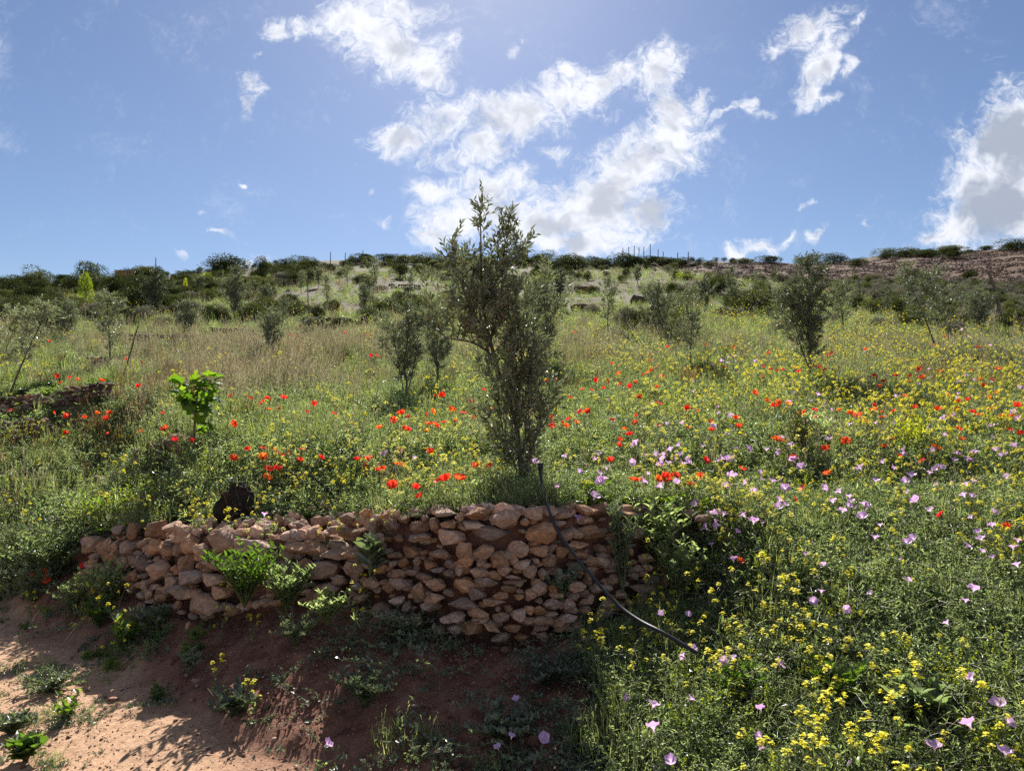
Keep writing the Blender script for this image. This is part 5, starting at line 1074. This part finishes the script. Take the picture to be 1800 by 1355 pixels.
PP = (zl(0,380,[(305,848),(365,855),(410,865),(320,880),(535,870),(730,905),(575,1045),(563,1072),(350,1062),(445,1070),(280,1042),(58,1033),(345,1145),(570,1150),(740,1138),(870,1130),(860,1045),(510,1045),(1320,962),(1410,963),(1388,985),(1420,1020),(1475,1015),(1240,1093),(1620,1035),(1655,990),(1760,1045),(1495,965),(1215,950),(1590,1235),(1690,1275),(1310,1235),(1390,1233),(1387,1280),(1445,1248),(1487,1258),(1515,1255),(1580,1298),(1465,1338),(920,1185),(1005,1195),(1230,1290),(1545,635),(1590,580),(1535,625),(260,663),(665,760),(750,770)])
 +zl(600,330,[(20,768),(140,775),(160,885),(190,890),(530,1098),(500,1100),(480,1180),(320,1200),(350,1213),(575,1165),(590,1185),(640,1190),(680,1125),(785,1175),(455,1250),(455,1285),(495,1258),(340,1283),(200,1267),(275,1225),(540,1240),(600,1230),(695,1215),(750,1070),(445,1200),(1055,1030),(1080,1028),(1135,1018),(1010,1000),(1320,1070),(1340,1015),(1205,1108),(1385,1065),(1410,1020),(1465,985),(1465,1042),(1550,1028),(1425,930),(1660,945),(1640,965),(1620,980),(1590,990),(1525,1052),(1570,1105),(1675,1140),(1665,1055),(1690,1000),(1110,1210),(1110,1250),(1200,1225),(1160,1245),(1185,1255),(1240,1238),(1260,1183),(1285,1185),(1305,1185),(1430,1230),(1555,1205),(1555,1243),(1495,1285),(1520,1302),(1465,1332),(1670,1255),(1230,765),(1720,845)])
 +zl(1200,380,[(120,678),(265,690),(425,795),(465,810),(500,815),(525,812),(597,805),(613,822),(425,847),(690,790),(720,800),(750,812),(785,725),(765,735),(965,705),(980,850),(1010,840),(1025,850),(1060,873),(1125,845),(1200,845),(1195,873),(1270,845),(1355,820),(1525,815),(1570,862),(1582,897),(1630,865),(1665,810),(1390,943),(1455,978),(1505,973),(1660,933),(445,983),(483,1000),(508,983),(557,997),(695,1023),(700,1065),(638,1045),(825,1022),(885,1042),(938,1050),(955,1078),(1008,998),(1012,1025),(1050,1035),(1055,1065),(1110,1035),(1228,1012),(1340,1022),(1400,1062),(1455,1025),(1565,1052),(1628,1018),(1690,1058),(1760,1005),(1530,1040),(20,1013),(143,1085),(280,1070),(292,1118),(22,1115),(480,1170),(500,1185),(525,1190),(860,1190),(1095,1182),(1455,1128),(1470,1178),(1725,1133),(1785,1150),(757,1240),(585,1277),(120,1290),(1142,1273),(1262,1297),(1333,1230),(315,1340),(1065,1225),(375,938),(455,725),(1560,695),(1380,635),(1320,680)])
 +zl(0,780,[(438,653),(243,685),(253,718),(168,707),(1405,187),(1415,145)])
 +zl(600,780,[(85,93),(145,95),(135,120),(308,38),(463,50),(305,110),(320,130),(210,143),(272,245),(390,275),(412,335),(505,205),(550,200),(622,205),(705,122),(725,118),(783,125),(1420,93),(1463,15),(1703,183),(1763,180),(1545,215),(1665,233)])
 +zl(1200,780,[(95,175),(45,228),(765,163),(635,240),(592,300),(1360,378),(1710,440),(305,640)]))
BB = (zl(1200,780,[(575,15),(20,100),(195,95),(230,100),(418,160),(260,180),(268,195),(345,210),(398,195),(465,215),(500,193),(228,242),(385,253),(540,250),(500,312),(80,343),(140,385),(210,400),(335,400),(372,433),(510,350),(630,133),(592,100),(930,148),(1115,148),(1015,210),(840,268),(880,290),(795,325),(960,330),(1000,333),(870,345),(905,345),(840,372),(950,405),(1043,442),(1185,273),(1240,313),(1450,65),(1500,103),(1540,65),(1650,40),(1740,25),(1690,70),(1350,145),(1300,168),(1355,222),(1505,230),(1525,210),(1560,190),(1710,190),(1490,290),(1525,293),(1310,370),(1635,378),(1635,445),(1530,400),(1745,570),(1770,660),(745,652),(1143,625),(1180,742),(730,798),(1000,800),(850,883),(1530,797),(1490,850),(1405,963),(50,1100),(10,1130),(205,1155),(270,1150),(30,915),(270,640),(205,440),(155,555),(690,850),(487,1170),(1490,560)])
 +zl(1200,905,[(30,990),(415,1045),(415,1175),(440,1240),(1330,1255),(1700,1290),(1525,1140),(1705,1110),(1670,1030),(865,1335),(1540,885)])
 +zl(600,905,[(505,320),(550,462),(500,455),(1290,680),(1525,970),(925,990),(895,1185),(830,1250),(1060,1185),(1650,1150),(1740,1320),(1640,1030),(1750,213),(1690,535),(1785,770)])
 +zl(0,905,[(1710,1225),(445,190),(1392,120),(1305,215),(1672,338)])
 +zl(600,780,[(1190,80),(1025,105),(1250,160),(1355,205),(1355,165),(1397,145),(1525,100),(1605,72),(1660,70),(1700,70),(1560,10),(1690,125),(1700,95),(1785,75),(1765,260),(235,68),(385,90),(1790,20),(1740,50)])
 +zl(1200,380,[(560,995),(740,990),(785,1027),(875,1110),(230,1165),(275,1238),(350,1255),(440,1243),(500,1243),(505,1265),(575,1213),(770,1190),(590,1302),(630,1335),(195,1297),(15,1310),(1170,1250),(1450,1265),(1525,1262),(1650,1175),(1740,1045),(1775,1075),(1745,1220),(1680,1275),(1660,1240),(1500,1305),(1370,1328),(1375,1165),(1285,1130),(1440,965),(1450,945),(1125,960),(1430,1062),(945,1345),(1110,1340),(200,770),(250,745),(270,745),(275,770),(235,780),(170,790),(380,775),(285,830),(50,875),(1300,815),(1445,878),(1470,880),(1490,850),(1530,870),(1240,895),(1640,880),(1065,850),(1780,915),(1790,965),(195,1050),(650,1098),(765,1090),(1480,600),(1620,690),(1660,705),(1500,640),(1560,650),(1700,720),(1730,660)]))
# flowers growing on the wall and hanging over it stand in front of the stones
for px, py in PP: flower('poppy', px, py)
for px, py in BB: flower('bindweed', px, py)
for _ in range(75):
    px = U(960, 1800); py = U(690, 1000); flower('bindweed', px, py)
for _ in range(12):
    px = U(1000, 1800); py = U(600, 760); flower('poppy', px, py)

# nearest mustard plants as individuals: a stalk with its blossom
MST = []
def mustard(x, y, z, k, s_, px=None, py=None):
    o = obj('mustard_plant', MU_stem[k], loc=(x, y, z-.02), rot=(U(-.15, .15), U(-.15, .15), U(0, 6.28)), scl=s_); part('blossom', MU_fl[k], o)
    if px is None: px, py = proj(x, y, z+MU_h[k]*s_)
    MST.append((o, px, py))
for q in mi_near:
    x, y = mx_[q], my_[q]; mustard(x, y, float(terr(x, y)), int(rng.integers(6)), U(.7, 1.1)*(.85 if y > 3.6 and y < 5.6 else 1))
HM = (zl(600,905,[(1360,320),(1470,460),(1310,535),(1560,435),(1610,490),(1650,430),(1690,325),(1745,510),(1545,620),(1470,720),(1490,690),(1640,665),(1685,770),(50,390),(160,320),(20,130),(80,165),(230,50),(235,115)])
 +zl(0,780,[(485,775),(415,795),(630,805),(660,850),(470,835),(300,590),(425,680),(150,745),(175,780),(580,965),(1060,570),(1145,545),(1195,765),(1510,735),(1170,870),(1340,895),(1610,585),(1355,370),(1310,450),(820,455),(530,360),(620,370),(700,300),(500,350),(560,330),(940,250),(980,260),(1030,300),(1100,310),(1060,370),(950,300),(880,300),(1120,210),(1000,330),(1100,390),(1010,390),(560,380),(740,310),(640,180),(240,250),(1210,415),(1440,400),(1730,430),(1780,520)])
 +zl(0,905,[(1130,810),(1335,880)]))
for px, py in HM:
    k = int(rng.integers(6)); s_ = U(.55, .8); h = MU_h[k]*s_; x, y, z = hit(px, py, h*.93, 2.2)
    if terr(x, y)+h*.5 < 0: continue
    mustard(x, y, z, k, s_, px, py)

# ------------------------------------------------------------------ labels that single out each flower and shrub
ORD = 'first second third fourth fifth sixth seventh eighth ninth tenth eleventh twelfth thirteenth fourteenth fifteenth sixteenth seventeenth eighteenth nineteenth twentieth'.split()
TEN = {20: 'twenty', 30: 'thirty', 40: 'forty', 50: 'fifty'}
def ordn(i_): return ORD[i_] if i_ < 20 else TEN[(i_+1)//10*10]+'-'+ORD[(i_+1) % 10-1] if (i_+1) % 10 else 'number '+str(i_+1)
LMK = [('the tall olive sapling', 905, 760), ('the fig sapling', 345, 720), ('the rubble pile', 540, 890), ('the hose end', 1220, 1145), ('the dense dark olive', 1422, 640), ('the wide dark bush', 1490, 690), ('the dark upright weed', 1412, 760), ('the yellow-green bush', 1605, 760),
 ('the tall thin stems', 1770, 880), ('the arching grass blades', 1770, 1120), ('the wall top', 780, 880), ('the right wall end', 1190, 930), ('the small dark olive', 712, 690), ('the poppy terrace wall', 585, 575), ('the bright leafy plant', 430, 1010), ('the left wall end', 160, 950), ('the dark low wall', 140, 700),
 ('the lower right weed clump', 1620, 1240), ('the lime-leaved weed patch', 1460, 1200), ('the bottom edge', 1250, 1330), ('the shaded bank', 800, 1220), ('the thin leaning olive', 1216, 640), ('the two-stemmed olive', 1650, 610), ('the thin dark stems', 1470, 920), ('the peach stone', 1173, 1165), ('the bare path', 150, 1200), ('the leaning stake', 225, 620), ('the right edge', 1790, 720), ('the dark stump', 410, 890)]
def autolabel(items, noun, group):
    g_ = {}
    for o, px, py, ex in items:
        q = min(LMK, key=lambda l_: (l_[1]-px)**2+((l_[2]-py)*1.3)**2); rel = ('left of' if px < q[1] else 'right of') ; lev = 'above' if py < q[2]-25 else 'below' if py > q[2]+25 else 'level with'
        g_.setdefault((q[0], rel, lev, ex), []).append((px, o))
    for (lm, rel, lev, ex), L in g_.items():
        L.sort(key=lambda t_: t_[0]); n_ = len(L)
        for i_, (_, o) in enumerate(L):
            w_ = (ex+' ' if ex else '')+noun; rr = rel.split()[0]
            if n_ == 1: o['label'] = '%s just %s of and %s %s' % (w_.replace(' in bloom', ''), rr, lev, lm)
            else: o['label'] = '%s %s, %s %s, %s from left' % (w_.replace(' in bloom', ''), rr, lev.replace(' with', ''), lm, ordn(i_)); o['label'] = o['label'].replace(' level the', ' level with the')
            if group: o['group'] = group
for o, k_, px, py, ex in FLW: o['category'] = 'flower' if k_ != 'poppy' else 'poppy'
autolabel([(o, px, py, 'orange' if ex == 'orange' else 'red') for o, k_, px, py, ex in FLW if k_ == 'poppy'], 'poppy in bloom', 'poppies scattered in the meadow')
autolabel([(o, px, py, 'closed pale pink' if ex == 'closed' else 'pale pink') for o, k_, px, py, ex in FLW if k_ != 'poppy'], 'bindweed flower', 'pink bindweed flowers on the slope')
for o, px, py in MST: o['category'] = 'mustard plant'
autolabel([(o, px, py, 'yellow') for o, px, py in MST], 'mustard plant', 'yellow mustard plants nearest the wall')
LMK = [('the water tanks', 240, 480), ('the left skyline end', 40, 505), ('the juniper bush', 90, 560), ('the conical bush', 253, 520), ('the broad skyline hump', 400, 460), ('the lime-yellow shrub', 362, 485), ('the tall lime shrub', 155, 500), ('the pointed bush', 462, 475), ('the skyline posts', 610, 448), ('the tall olive', 860, 450), ('the yellow crest box', 920, 443), ('the crest posts', 1120, 445), ('the squarish bush', 1248, 460), ('the ball-shaped bush', 1507, 460), ('the white cumulus', 1700, 440), ('the round full olive', 412, 520), ('the grey leafed olive', 190, 590), ('the scrub slope', 1650, 540), ('the ploughed strip', 1400, 470), ('the middle pair of olives', 1190, 560)]
KN = {'d': 'dark', 'm': 'mid-green', 'l': 'grey lavender', 'y': 'lime', 'c': 'dark'}
autolabel([(o, px, py, KN[kd]) for o, px, py, kd, ds in SHR if not ds], 'shrub', 'shrubs over the hillside')
print('POPPIES', len([1 for f in FLW if f[1] == 'poppy']), 'BIND', len([1 for f in FLW if f[1] != 'poppy']), 'MUST', len(MST), 'SHRUB', len(SHR))
